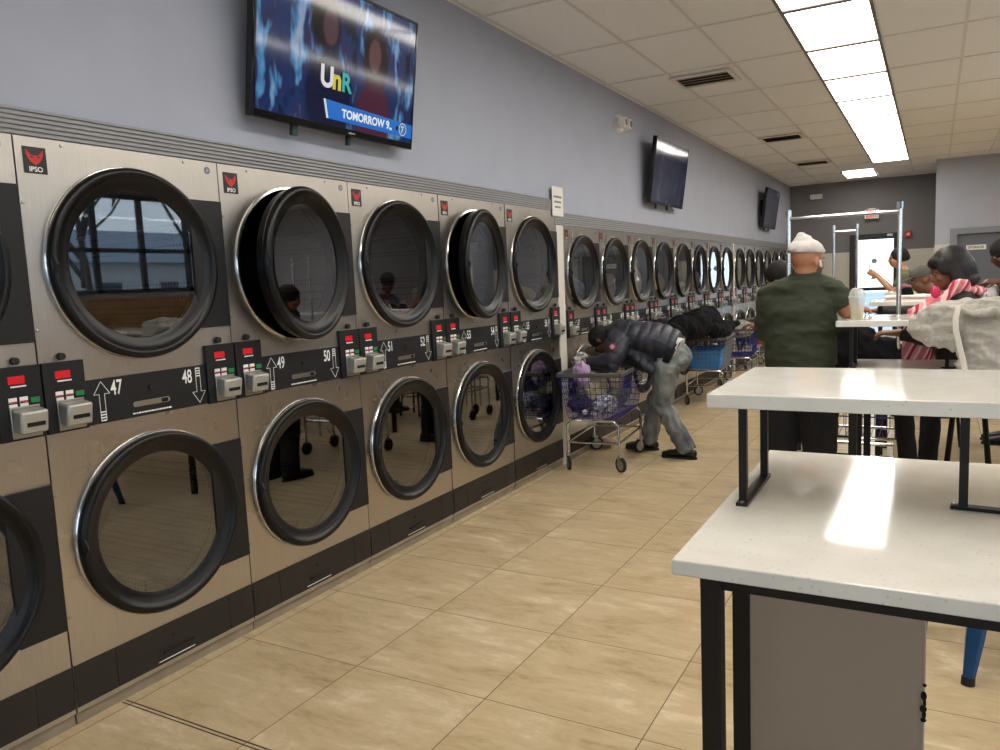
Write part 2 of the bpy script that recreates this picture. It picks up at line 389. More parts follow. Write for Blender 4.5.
MB().text('EXIT', .105, .135, -.002, .115, align='CENTER', frame='y', bold=.003).text('EXIT', .105, .135, -.002, .018, align='CENTER', frame='y', bold=.003).obj('lettering', mat('exit_red', (210,30,34), .5, emit=(220,30,34), estr=.5), s, smooth=0)
s = thing('fire_alarm', 'red fire alarm strobe on the far wall beside the exit door', 'fire alarm', (2.225, YF-.06, 2.17))
MB().box(0, .12, 0, .06, 0, .13).obj('housing', RED, s, bevel=.008)
MB().box(.035, .085, -.015, 0, .04, .09).obj('strobe_lens', WHITE, s, bevel=.005)
s = thing('emergency_light', 'small emergency light high on the grey far wall', 'emergency light', (.40, YF-.07, 3.10))
MB().box(0, .24, 0, .07, 0, .10).obj('housing', WHITE, s, bevel=.01)
for dx in (.04, .2): MB().lathe([(0,-.07),(.042,-.06),(.045,0),(.03,.03)], (dx, -.01, .05), 'y', 16).obj('lamp_head', WHITE, s)
s = thing('emergency_light', 'white emergency light on the left wall between the two nearer televisions', 'emergency light', (-.02, 7.42, 3.04))
MB().lathe([(0,.05),(.075,.05),(.09,.03),(.095,0)], (0, .16, .07), 'x', 24).obj('housing', WHITE, s)
for dy in (.10, .24):
    MB().lathe([(.0, .12),(.05,.115),(.06,.06),(.04,.03)], (0, dy, .07), 'x', 18).obj('lamp_head', WHITE, s)
    MB().lathe([(.0, .124),(.034,.121)], (0, dy, .07), 'x', 18).obj('lens', mat('lens_grey', (130,130,128), .2), s)

# cladding over the dryers, fillers
def cladding(name, y0, y1, z0, z1, k):
    c = MB(); c.box(-.12, -.004, y0, y1, z0, z1)
    h = (z1-z0)/k
    for i in range(k):
        a = z0+i*h
        c.add([(-.004, y0, a+.003), (.004, y0, a+.005), (.004, y0, a+h-.005), (-.004, y0, a+h-.003), (-.004, y1, a+.003), (.004, y1, a+.005), (.004, y1, a+h-.005), (-.004, y1, a+h-.003)],
              [(0,1,5,4),(1,2,6,5),(2,3,7,6),(0,3,2,1),(4,5,6,7)])
    return struct(c.obj(name, FASC, smooth=0))
cladding('trim_3', -1.9, 5.985, 2.163, 2.262, 6)
cladding('trim_4', 5.99, YF, 2.052, 2.164, 6)
FIL = mat('filler_white', (212,207,198), .5)
struct(MB().box(-.3, .004, 6.005, 6.14, 0, 2.05).obj('trim_5', FIL)); struct(MB().box(-.3, .02, 12.52, 12.6, 0, 2.05).obj('trim_6', FIL))
struct(MB().box(.0, 1.3, 1.775, 1.780, 0, .0012).box(.0, 1.3, 1.792, 1.798, 0, .0012).obj('trim_8', mat('floor_seam', (70,60,48), .6)))
# notice
s = thing('paper_notice', 'white printed paper notice taped above the white filler between dryer banks', 'notice', (0.010, 5.93, 2.125))
MB().box(-.001, .001, 0, .215, 0, .24).obj('sheet', WHITE, s)
t = MB()
for zi, (a, b) in enumerate([(.03,.185),(.04,.175),(.05,.16)]):
    yy = a
    while yy < b:
        wdt = random.uniform(.01, .022); t.box(.001, .0016, yy, min(yy+wdt, b), .15-zi*.042, .165-zi*.042); yy += wdt+.005
t.obj('printing', mat('print_grey', (90,92,98), .7), s, smooth=0)

# ceiling lights: one continuous run of panels over the tables, one past its end, an unseen second run added further right to illuminate the room
def light_proto():
    s = thing('ceiling_light', 'first panel', 'ceiling light', (0,0,0), 0, 'fluorescent ceiling panels')
    MB().box(0, .585, 0, .03, -.016, 0).box(0, .585, 1.14, 1.17, -.016, 0).box(0, .022, 0.03, 1.14, -.016, 0).box(.563, .585, 0.03, 1.14, -.016, 0).obj('frame', mat('fixture_frame', (112,108,102), .7), s)
    MB().box(.022, .563, .03, 1.14, -.006, -.002).obj('diffuser', LAMP, s, smooth=0)
    return s
LP = light_proto(); used = False
ordn = ['first','second','third','fourth','fifth','sixth','seventh','eighth','ninth','tenth','eleventh','twelfth','thirteenth']
k = 0
cells = [7.22-1.17*i for i in range(1, 7)][::-1]+[7.22+1.17*i for i in range(7)]
vis = 0
for yy in cells:
    if yy+1.17 > 5.7:
        lab = f'glowing ceiling panel, {ordn[vis]} of the lit run counted from the camera end'; vis += 1
    else: lab = 'glowing ceiling panel of the long lit run, overhead out of the picture'
    if not used: LP.location = (1.785, yy, H-.008); LP['label'] = lab; used = True
    else: dup(LP, (1.785, yy, H-.008), None, lab)
dup(LP, (1.175, 16.4, H-.008), None, 'single glowing ceiling panel beyond the far end of the lit run')
for i in range(12): dup(LP, (5.3, .2+1.17*i, H-.008), None, 'glowing ceiling panel of the run added off to the right for light, out of the picture')
# air vents
def vent(loc, lab):
    s = thing('air_vent', lab, 'air vent', loc, 0, 'ceiling air vents')
    m = MB(); m.box(0,.56,0,.04,-.018,0).box(0,.56,.43,.47,-.018,0).box(0,.04,.04,.43,-.018,0).box(.52,.56,.04,.43,-.018,0).obj('frame', mat('vent_white', (222,216,208), .6), s)
    MB().box(.03,.53,.03,.44,-.004,-.001).obj('duct_opening', HOLE, s)
    for i in range(4):
        yy = .05+i*.097
        MB().add([(.04,yy+.07,-.006),(.52,yy+.07,-.006),(.52,yy,-.020),(.04,yy,-.020)], [(0,1,2,3)]).obj('louvre', mat('vent_white', (222,216,208), .6), s, smooth=0)
    return s
vent((.585, 7.35, H-.008), 'nearest and largest louvred air vent in the ceiling')
vent((.63, 11.3, H-.008), 'middle one of the three louvred ceiling vents')
vent((.63, 14.3, H-.008), 'farthest louvred ceiling vent near the last television')

# ================================================================ outside, seen through the window's reflection and the glass door
struct(MB().box(XR+.2, 60, -30, 60, -.3, -.1).box(-20, XR+.2, -40, YB-.15, -.3, -.1).box(-20, 30, YF+.3, 60, -.3, -.1).obj('ground_outside', mat('pavement', (188,190,192), .9, mottle=(.4, (168,168,168)))))
HOUSE = mat('pale_siding', (206,203,196), .8); ROOF = mat('roof_grey', (150,152,156), .8); DARKW = mat('house_window', (60,68,78), .3)
def house(x, y, w, d, h, lab, wallm):
    s = thing('house', lab, 'house', (x, y, -.1))
    MB().box(0, d, 0, w, 0, h).obj('wall', wallm, s)
    MB().add([(-.3,-.3,h),(d+.3,-.3,h),(d+.3,w+.3,h),(-.3,w+.3,h),(d/2,-.3,h+1.6),(d/2,w+.3,h+1.6)], [(0,3,5,4),(1,4,5,2),(0,4,1),(3,2,5),(0,1,2,3)]).obj('roof', ROOF, s, smooth=0)
    for i in range(3): MB().box(-.03, .0, w*(.15+.3*i), w*(.15+.3*i)+.9, 1.2, 2.4).obj('window', DARKW, s)
house(26, 18, 9, 7, 3.2, 'pale single-storey house across the road outside the window', HOUSE)
house(27, 30, 8, 7, 4.0, 'cream house standing further along the road outside', mat('cream_siding', (222,214,190), .8))
BARK = mat('bark', (70,60,54), .9)
def tree(x, y, h, seed, lab):
    rnd = random.Random(seed); m = MB()
    def br(p, d, L, r, lev):
        q = p+d*L*.5+Vector((rnd.uniform(-.1,.1), rnd.uniform(-.1,.1), 0))*L; e = p+d*L
        m.tube([p, q, e], [r, r*.8, r*.6], 5, cap=False)
        if lev == 0: return
        for _ in range(4 if lev > 1 else 3):
            nd = (d+Vector((rnd.uniform(-1,1), rnd.uniform(-1,1), rnd.uniform(-.2,.8)))*.8).normalized()
            br(p+d*L*rnd.uniform(.5,1), nd, L*rnd.uniform(.55,.75), r*.58, lev-1)
    br(Vector((0,0,0)), Vector((0,0,1)), h*.42, h*.012, 5)
    o = m.obj('bare_tree', BARK, None, (x, y, -.1)); tag(o, lab, 'tree', 'bare winter trees outside'); return o
tree(15, 11.5, 9, 3, 'bare winter tree outside, reflected at left in the glass of door 47')
tree(17, 16.5, 9, 8, 'bare winter tree outside, reflected at middle in the glass of door 47')
tree(19, 21, 8, 12, 'bare winter tree outside near the cream house')
struct(MB().tube([(22, -10, 7.2), (22, 45, 7.0)], .03, 5).tube([(22, -10, 6.6), (22, 45, 6.4)], .03, 5).tube([(21.5, -10, 5.9), (21.5, 45, 5.6)], .03, 5).obj('trim_7', BARK))

# ================================================================ televisions
SC1 = picture_mat('tv_picture', 3.1, [(.30,(8,14,40)), (.44,(24,56,112)), (.53,(46,44,86)), (.62,(80,150,205)), (.72,(170,180,200))], .72, [(.47,.52,.11,.15,(24,18,26)), (.50,.50,.055,.09,(88,60,70)), (.50,.16,.17,.24,(18,24,58)), (.86,.42,.11,.17,(28,18,30)), (.86,.10,.15,.21,(84,38,60)), (.855,.44,.05,.085,(104,68,72))])
SC2 = picture_mat('tv_picture_dim', 7.7, [(.30,(6,10,22)), (.5,(16,36,62)), (.58,(64,34,40)), (.70,(40,90,120))], .8)
SC3 = picture_mat('tv_picture_grey', 1.7, [(.30,(30,32,40)), (.6,(52,52,66)), (.8,(74,74,92))], .7)
GLOSSB = mat('tv_bezel', (12,12,13), .12)
def emis(n, c, k=.8): return mat(n, (5,5,5), .2, emit=c, estr=k)
def tv(y0, lab, pic, main=False):
    s = thing('television', lab, 'television', (.075, y0, 2.385), 0, 'televisions on the left wall'); s.rotation_euler.y = math.radians(8)
    W, Ht = 1.225, .70
    MB().box(-.045, 0, 0, W, 0, Ht).obj('housing', GLOSSB, s, bevel=.006)
    MB().box(0, .008, 0, W, 0, .035).box(0, .008, 0, W, Ht-.014, Ht).box(0, .008, 0, .012, .035, Ht-.014).box(0, .008, W-.012, W, .035, Ht-.014).obj('bezel', GLOSSB, s, bevel=.002)
    sr = MB().box(0, .004, .012, W-.012, .035, Ht-.014).obj('screen', pic, s, smooth=0)
    MB().box(-.16, -.045, .35, .85, .2, .5).obj('wall_mount', BLACK, s)
    MB().box(-.03, -.01, .27, .305, -.05, 0).box(-.03, -.01, .68, .70, -.045, 0).obj('cable_tab', mat('tab_teal', (20,48,46), .5), s)
    MB().box(.008, .0095, .66, .71, .012, .02).obj('maker_mark', ALU, s)
    if main:
        MB().add([(.0075, .50, .065), (.0075, 1.213, .06), (.0075, 1.213, .135), (.0075, .475, .155)], [(0,1,2,3)]).obj('banner', emis('banner_blue', (20,110,200), .95), sr, smooth=0)
        MB().add([(.008, .485, .065), (.008, .50, .065), (.008, .475, .155), (.008, .46, .155)], [(0,1,2,3)]).obj('banner_stripe', emis('banner_white', (225,235,240), .9), sr, smooth=0)
        tx = lambda b, sz, y, z, c, nm, bold=.002: MB().text(b, sz, .009, y, z, bold=bold).obj(nm, emis(nm+'_glow', c, .95), sr, smooth=0)
        tx('TOMORROW 9', .058, .60, .086, (236,242,246), 'banner_lettering')
        tx('PM', .018, 1.0, .082, (236,242,246), 'banner_small_lettering', .001)
        tx('U', .14, .43, .215, (225,222,225), 'title_letter_white', .005); tx('n', .14, .518, .215, (214,196,60), 'title_letter_yellow', .005)
        tx('R', .125, .588, .215, (40,170,170), 'title_letter_teal', .004)
        n = 28
        MB().lathe([(.030, .0091), (.035, .0091)], (0, 1.125, .10), 'x', n).text('7', .05, 0.0092, 1.109, .082, bold=.002).obj('channel_logo', emis('logo_white', (205,222,232), .85), sr, smooth=0)
        MB().lathe([(.0, .0088), (.030, .0088)], (0, 1.125, .10), 'x', n).obj('channel_logo_disc', emis('logo_blue', (70,130,170), .8), sr, smooth=0)
        MB().lathe([(.0, .0089), (.013, .0089)], (0, 1.072, .10), 'x', 14).obj('network_dot', emis('dot_dark', (20,30,50), .6), sr, smooth=0)
    return s
tv(2.63, 'big television nearest the camera showing a blue scene and a banner', SC1, True)
tv(8.27, 'middle television tilted out from the left wall with dim picture', SC2)
tv(14.6, 'farthest television near the far corner of the left wall', SC3)

# ================================================================ tumble dryers
def hole_panel(m, y0, y1, z0, z1, cy, cz, r, x):
    # flat face at x with a round hole
    angs = sorted(set([2*PI*i/64 for i in range(64)]+[math.atan2(z-cz, y-cy) % (2*PI) for y in (y0, y1) for z in (z0, z1)]))
    inn, out = [], []
    for a in angs:
        c, s_ = math.cos(a), math.sin(a)
        t = min([(y1-cy)/c if c > 1e-9 else 1e9, (y0-cy)/c if c < -1e-9 else 1e9, (z1-cz)/s_ if s_ > 1e-9 else 1e9, (z0-cz)/s_ if s_ < -1e-9 else 1e9])
        inn.append((x, cy+r*c, cz+r*s_)); out.append((x, cy+t*c, cz+t*s_))
    n = len(angs); m.add(inn+out, [(i, (i+1) % n, n+(i+1) % n, n+i) for i in range(n)])
def make_dryer(q, open_deg=0):
    W, top, r = q['W'], q['top'], q['r']; c = W/2; sx = W/.875
    root = thing('tumble_dryer', '', 'dryer', (0,0,0), 0, q['group'])
    m = MB(); g = .0015
    zm = q['strip'][0]+.02
    for cz, a, b in ((q['zl'], .2, zm), (q['zu'], zm, top)): hole_panel(m, g, W-g, a, b, c, cz, r-.02, 0)
    m.add([(0,g,.2),(0,W-g,.2),(0,W-g,.05),(0,g,.05)], [(0,1,2,3)])
    for yy in (g, W-g): m.add([(0,yy,.05),(0,yy,top),(-.95,yy,top),(-.95,yy,.05)], [(0,1,2,3)])
    m.add([(0,g,top),(0,W-g,top),(-.95,W-g,top),(-.95,g,top)], [(0,1,2,3)]).add([(-.95,g,.05),(-.95,W-g,.05),(-.95,W-g,top),(-.95,g,top)], [(0,1,2,3)])
    cab = m.obj('cabinet', STEEL, root, smooth=0)
    scm = MB().lathe([(0,.004),(.006,.003),(.007,0)], (0,0,0), 'x', 10).mesh('screw', ALU)
    for (y, z) in ((.17*sx, top-.016), (.70*sx, top-.014), (.012, q['plate_u'][1]-.06), (.012, q['plate_u'][0]+.04), (.012, q['plate_l'][1]-.05), (.012, q['plate_l'][0]+.04)):
        so = bpy.data.objects.new('screw', scm); COL.objects.link(so); so.parent = cab; so.location = (0, y, z)
    MB().lathe([(0,.0012),(.017,.0012),(.0171,0)], (0, .82*sx, top-.036), 'x', 20).obj('round_sticker', mat('sticker_grey', (150,152,164), .5), cab)
    MB().lathe([(.009,.0018),(.013,.0018)], (0, .82*sx, top-.036), 'x', 16).obj('sticker_ring', mat('sticker_dark', (70,72,90), .5), cab, smooth=0)
    for key, cz, od, pl in (('u', q['zu'], open_deg, q['plate_u']), ('l', q['zl'], 0, q['plate_l'])):
        # drum behind the door
        MB().lathe([(r-.02, 0), (r-.022, -.07), (r-.05, -.075), (r-.05, -.09)], (0, c, cz), 'x', 48).obj('door_collar', BLACK, root)
        dr = MB().lathe([(r-.05, -.09), (r-.05, -.80), (0.001, -.81)], (0, c, cz), 'x', 40)
        for k in range(3):
            a = 2*PI*k/3+.5; yy, zz = c+(r-.075)*math.cos(a), cz+(r-.075)*math.sin(a)
            dr.obox((-.45, yy, zz), (.33,0,0), Vector((0, math.cos(a), math.sin(a)))*.028, Vector((0, -math.sin(a), math.cos(a)))*.018)
        dr.obj('drum', DRUM, root)
        MB().lathe([(r+.003, 0), (r+.004, .006), (r+.001, .010), (r-.008, .012), (r-.02, .0)], (0, c, cz), 'x', 64).obj('chrome_ring', CHROME, root)
        MB().box(0, .014, q['py'], W-.004, pl[0], pl[1]).obj('hinge_plate', BLACK2, root, bevel=.002)
        hy = c+r*.98
        prof = [(r-.003, .006), (r, .014), (r-.001, .026), (r-.007, .036), (r-.018, .041), (r-.029, .038), (r-.036, .029), (r-.048, .021), (r-.068, .012), (r-.082, .008), (r-.086, .005), (r-.086, .002)]
        d = MB().lathe([(a, b) for a, b in prof], (0, c-hy, 0), 'x', 72, closed=True)
        d.tube([(.024, c-hy-r*.0-.0-r*.97, -.05), (.046, c-hy-r*.955, 0), (.024, c-hy-r*.97, .05)], .008, 6)
        door = d.obj('door', BLACK, root, (0, hy, cz), smooth=40)
        if od:
            door.rotation_euler.z = math.radians(od)
            MB().lathe([(r-.012, .008), (r-.012, -.03), (r-.05, -.05), (r-.09, -.05), (r-.09, .01)], (0, c-hy, 0), 'x', 64).obj('door_plug', BLACK, door)
        MB().lathe([(r-.085, .006), (.0005, .006)], (0, c-hy, 0), 'x', 48).obj('glass', GLASS, door, smooth=0)
    # control strip between the doors
    z0, z1 = q['strip']; y0, y1 = q['ux']+.0, W-q['ux']
    st = MB().box(0, .006, y0, y1, z0, z1).obj('control_strip', BLACK2, root, smooth=0)
    mid = (y0+y1)/2; zc = (z0+z1)/2; ks = (z1-z0)/.172
    MB().lathe([(0,.014),(.009,.013),(.010,.006)], (0, mid, z1-.06*ks), 'x', 14).obj('lock', RUBBER, st)
    MB().add([(.0068, mid-.075*sx+.011*math.cos(a), zc-.035*ks+.011*math.sin(a)) for a in [PI/2+PI*i/8 for i in range(9)]]+[(.0068, mid+.075*sx+.011*math.cos(a), zc-.035*ks+.011*math.sin(a)) for a in [-PI/2+PI*i/8 for i in range(9)]], [tuple(range(18))]).obj('slot_handle', ALU, st, smooth=0)
    MB().box(.0068, .008, mid+.045*sx, mid+.075*sx, zc-.044*ks, zc-.028*ks).obj('slot_recess', HOLE, st, smooth=0)
    def arrow(y, up):
        p = MB()
        s_ = 1 if up else -1; h = .075*ks; w1, w2 = .011, .033; th = .0010
        pts = [(y-w1, -h), (y-w1, h*.35), (y-w2, h*.35), (y, h), (y+w2, h*.35), (y+w1, h*.35), (y+w1, -h)]
        pts = [(a, zc+s_*b) for a, b in pts]
        for i in range(len(pts)):
            a, b = pts[i], pts[(i+1) % len(pts)]; p.bar((.0066, *a), (.0066, *b), th*2, .0006, up=(1,0,0))
        for kk in range(4): p.box(.006, .0068, y-w1, y+w1, zc-s_*h+(s_*kk*.011 if up else s_*kk*.011)-.003, zc-s_*h+s_*kk*.011+.002)
        p.obj('printed_arrow', PRINT, st, smooth=0)
    arrow(y0+.062*sx, True); arrow(y1-.042*sx, False)
    yy = mid-.09*sx; p = MB()
    while yy < mid+.09*sx:
        w_ = random.uniform(.006,.014); p.box(.006,.0068, yy, yy+w_, z0+.012, z0+.018); yy += w_+.003
    p.obj('printed_caption', PRINT, st, smooth=0)
    # payment units
    uz0, uz1 = q['unit']; uw = q['ux']-.006; uh = uz1-uz0
    for side in (0, 1):
        ya = .003 if side == 0 else W-.003-uw
        un = MB().box(0, .016, ya, ya+uw, uz0, uz1).obj('payment_unit', BLACK2, root, bevel=.002)
        Y = lambda f: ya+uw*f
        Z = lambda f: uz1-uh*f
        MB().box(.016, .0175, Y(.28), Y(.64), Z(.235), Z(.13)).obj('display', LED, un, smooth=0)
        MB().box(.016, .0173, Y(.32), Y(.66), Z(.28), Z(.26)).obj('display_caption', PRINT, un, smooth=0)
        kb = MB()
        for i in range(2):
            for j in range(2): kb.box(.016, .020, Y(.24+.24*i), Y(.42+.24*i), Z(.485+.085*j), Z(.415+.085*j))
        kb.obj('keypad', PRINT, un, bevel=.001)
        rr = MB()
        for i in range(2):
            for j in range(2): rr.box(.0201, .0206, Y(.24+.24*i), Y(.42+.24*i), Z(.483+.085*j), Z(.465+.085*j))
        rr.obj('keypad_caption', RED, un, smooth=0)
        MB().box(.016, .021, Y(.72), Y(.92), Z(.51), Z(.44)).obj('start_button', GREEN, un, bevel=.001)
        MB().box(.016, .022, Y(.24), Y(.90), Z(.97), Z(.54)).obj('coin_plate', ALU, un, bevel=.002)
        cs = MB().obox((.045, Y(.58), Z(.74)), (.026,0,-.005), (0, uw*.31, 0), (.007, 0, uh*.155)).obj('coin_slot', mat('cast_grey', (176,174,168), .38, .5), un, bevel=.008)
        MB().obox((.0715, Y(.60), Z(.78)), (.001,0,0), (0, uw*.20, 0), (0, 0, uh*.028)).obj('slot', HOLE, cs, smooth=0)
        MB().lathe([(0,.02),(.013,.018),(.014,0)], (0, Y(.5), uz1+.018), 'x', 14).obj('key_lock', RUBBER, root)
    # logo plate
    y0, z0 = .028, top-.125*sx
    lp = MB().box(0, .002, y0, y0+.082*sx, z0, z0+.092*sx).obj('logo_plate', mat('logo_black', (24,22,22), .4), root, smooth=0)
    cy = y0+.041*sx; cz = z0+.056*sx; e = .028*sx
    half = [(0,-.98),(.22,-.80),(.55,-.55),(.80,-.15),(.98,.30),(1.0,1.0),(.80,.72),(.55,.42),(.30,.22),(.10,.30),(0,.20)]
    em = MB()
    for sg in (1, -1):
        for a in range(len(half)-2): pass
        em.add([(.0026, cy+sg*a*e*1.08, cz+b*e) for a, b in half], [tuple(range(len(half)))])
        em.add([(.0030, cy+sg*a*e*1.08, cz+b*e) for a, b in ((.16,-.02),(.62,.22),(.44,-.12))], [(0,1,2)], 1)
    em.v = em.v
    em.obj('emblem', [RED, mat('logo_black', (24,22,22), .4)], lp, smooth=0)
    MB().text('IPSO', .024*sx, .0026, cy, z0+.007*sx, align='CENTER', bold=.0006*sx, squash=1.0).obj('lettering', PRINT, lp, smooth=0)
    # kick panel
    k = MB().box(0, .004, .004, .17*sx, .07, .232).box(0, .004, .173*sx, .733*sx, .07, .232).box(0, .004, .736*sx, W-.004, .07, .232).obj('kick_panel', mat('kick_dark', (30,26,24), .5), root, smooth=0)
    MB().box(.004, .012, .38*sx, .53*sx, .112, .122).obj('kick_latch', RUBBER, k); MB().lathe([(0,.009),(.007,.008),(.008,.004)], (0, .435*sx, .175), 'x', 10).obj('lock', RUBBER, k)
    MB().box(.004, .0048, .355*sx, .535*sx, .082, .0855).obj('printing', PRINT, k, smooth=0)
    MB().box(-.9, -.012, .002, W-.002, .0, .069).obj('toe_kick', mat('toe_grey', (138,126,108), .5, .3, mottle=(6, (158,146,128))), root, smooth=0)
    return root
def number(root, q, a, b):
    z0, z1 = q['strip']; st = [k for k in kids(root) if k.name.startswith('control_strip')][0]
    sx = q['W']/.875; y0, y1 = q['ux'], q['W']-q['ux']; ks = (z1-z0)/.172
    MB().text(a, .080*ks, .0068, y0+.100*sx, z1-.068*ks, squash=.62, bold=.0011).text(b, .080*ks, .0068, y1-.122*sx, z1-.068*ks, squash=.62, bold=.0011).obj('dryer_number', PRINT, st, smooth=0)

Q1 = dict(W=.876, top=2.163, r=.374, zu=1.72, zl=.668, strip=(1.116,1.288), unit=(1.112,1.370), ux=.162, py=.70, plate_u=(1.447,1.995), plate_l=(.38,.933), group='stacked tumble dryers of the near bank')
Q2 = dict(W=.793, top=2.05, r=.335, zu=1.652, zl=.66, strip=(1.092,1.245), unit=(1.088,1.325), ux=.148, py=.64, plate_u=(1.375,1.92), plate_l=(.38,.93), group='stacked tumble dryers of the far banks')
protoA = make_dryer(Q1); protoB = make_dryer(Q1, 11); protoC = make_dryer(Q1, 9); protoD = make_dryer(Q2)
yN = [.718, 1.597, 2.475, 3.353, 4.235, 5.122]
labs = ['steel double dryer cut off by the left edge, left of number 47', 'steel double dryer numbered 47 and 48, window reflected in its upper glass',
        'steel double dryer numbered 49 and 50 with upper door ajar', 'steel double dryer numbered 51 and 52, both doors shut',
        'steel double dryer numbered 53 and 54 with upper door ajar', 'steel double dryer numbered 55 and 56, last before the white filler']
nums = [('45','46'),('47','48'),('49','50'),('51','52'),('53','54'),('55','56')]
drs = []
base = {0: protoA, 2: protoB, 4: protoC}
for i in (0, 2, 4): base[i].location = (0, yN[i], 0); drs.append((i, base[i]))
for i in (1, 3, 5): drs.append((i, dup(protoA, (0, yN[i], 0))))
for i, o in drs: o['label'] = labs[i]; number(o, Q1, *nums[i])
bank = [6.15+.796*i for i in range(8)]+[12.61+.796*i for i in range(7)]
o2 = []
for i, yy in enumerate(bank):
    if i == 0: o = protoD; o.location = (0, yy, 0)
    else: o = dup(protoD, (0, yy, 0))
    o2.append(o)
for i, o in enumerate(o2):
    number(o, Q2, str(57+2*i), str(58+2*i))
    o['label'] = (f'steel double dryer, {ordn[i]} one beyond the wide white filler' if i < 8 else f'steel double dryer, {ordn[i-8]} one beyond the narrow far white filler')
# ================================================================ folding tables with raised shelves
PANEL = mat('grey_laminate', (158,143,128), .45, bump=(200, .08, .001))
def table(x, y, lab, L=2.3, details=True):
    # x, y: front left corner of the slab
    s = thing('folding_table', lab, 'table', (x, y, 0), 0, 'white quartz folding tables')
    zt = 1.036; D = 1.03
    MB().box(0, L, 0, D, zt-.031, zt).obj('tabletop', QUARTZ, s, bevel=.003)
    rl = MB()
    for yy in (.02, .30, D-.06): rl.box(.05, L-.05, yy, yy+.04, zt-.055, zt-.031)
    rl.obj('rail', BLACKMETAL, s)
    for xx in (.052, L-.09):
        for yy in (.012, .28, D-.06): MB().box(xx, xx+.038, yy, yy+.04, 0, zt-.031).obj('leg', BLACKMETAL, s, bevel=.002)
    if details: pn = MB().box(.088, .432, .285, .325, .05, zt-.056).obj('panel', PANEL, s)
    if not details: return s
    pe = MB().box(.432, .435, .283, .327, .05, zt-.056)
    pe.obj('panel_edge', mat('edge_strip', (190,182,168), .5), pn)
    if details:
        ch = MB(); rnd = random.Random(4)
        for zz, a, b in ((.735,.004,.004), (.712,.006,.010), (.698,.003,.012), (.684,.007,.008), (.672,.004,.012), (.660,.006,.005)): ch.ell((.436-a*.6, .283, zz), a, .002, b, n=7, m=5)
        ch.obj('chipped_patch', HOLE, pn)
    return s
def riser(x, y, lab, L=2.25):
    s = thing('raised_shelf', lab, 'shelf', (x, y, 0), 0, 'raised shelves on the folding tables')
    z = 1.304; zt = 1.036
    MB().box(0, L, 0, .56, z-.033, z).obj('shelf_top', QUARTZ, s, bevel=.003)
    def fr(a, b, name='support_frame'):
        a, b = Vector(a), Vector(b); d = (b-a).normalized()
        m = MB(); m.bar(a-d*.012+Vector((0,0,.004)), b+d*.012+Vector((0,0,.004)), .026, .008)
        f = m.obj(name, BLACKMETAL, s)
        for p, dd in ((a, d), (b, -d)): MB().bar((*(p+dd*.012).xy, zt+.004), (*(p+dd*.012).xy, z-.033), .018, .018).obj('post', BLACKMETAL, f)
        mm = MB()
        for p, dd in ((a, d), (b, -d)): mm.lathe([(0,.004),(.005,.003),(.006,0)], (p.x-dd.x*.004, p.y-dd.y*.004, zt+.008), 'z', 8)
        mm.obj('bolt', ALU, f)
    fr((.075, .03, zt), (.075, .315, zt))
    fr((.515, .17, zt), (.88, .14, zt)) 
    fr((L-.12, .03, zt), (L-.12, .315, zt))
    return s
table(2.344, 1.42, 'white quartz folding table nearest the camera with grey end panel')
riser(2.318, 1.80, 'white raised shelf on the nearest table', 2.2)
table(2.37, 4.10, 'white folding table in the middle, behind the first one', details=False)
riser(2.318, 4.53, 'white raised shelf with the plastic cup and grey sweatshirt on it', 2.2)
table(2.35, 6.50, 'white folding table beyond the woman in the scarf', details=False)
riser(2.32, 6.95, 'white raised shelf with a paper stack, beyond the woman', 2.2)
table(2.35, 9.10, 'farthest white folding table before the exit door', details=False)
riser(2.30, 9.55, 'farthest white raised shelf before the exit door', 2.2)

# paper stack on the third shelf
s = thing('paper_stack', 'pile of pale pink and white sheets on the third shelf', 'papers', (2.42, 7.02, 1.304))
for i, (c, dx) in enumerate([((236,226,220),0),((228,200,196),.02),((240,236,230),.005)]):
    MB().box(dx, dx+.55, 0+dx, .34, .014*i, .014*i+.013).obj('sheet', mat('sheet%d' % i, c, .7), s)

# plastic cup
def cup(loc, lab):
    s = thing('plastic_cup', lab, 'cup', loc)
    CG = glass_mat('clear_plastic', (.95,.95,.93), .04, 1.)
    CW = mat('milky_plastic', (226,226,216), .3)
    m = bpy.data.materials.new('cup_wall'); m.use_nodes = True
    b = m.node_tree.nodes['Principled BSDF']; b.inputs['Base Color'].default_value = (.8,.82,.76,1); b.inputs['Alpha'].default_value = .45; b.inputs['Roughness'].default_value = .15
    MB().lathe([(.028,0),(.030,.003),(.042,.115),(.044,.118),(.044,.122)], n=28).lathe([(0,.001),(.028,0)], n=28).obj('cup_wall', m, s)
    MB().lathe([(0,.004),(.0285,.004),(.034,.052),(0,.052)], n=24).obj('drink', mat('lemonade', (206,190,112), .2), s)
    MB().lathe([(.045,.118),(.045,.126),(.041,.130),(.038,.150),(.026,.168),(.012,.172)], n=28).obj('dome_lid', m, s)
    MB().tube([(.006,0,.02),(-.006,.004,.22)], .0035, 8).obj('straw', mat('straw', (60,80,70), .4), s)
    return s
cup((2.415, 4.62, 1.304), 'clear plastic cup with dome lid, straw and pale yellow drink')

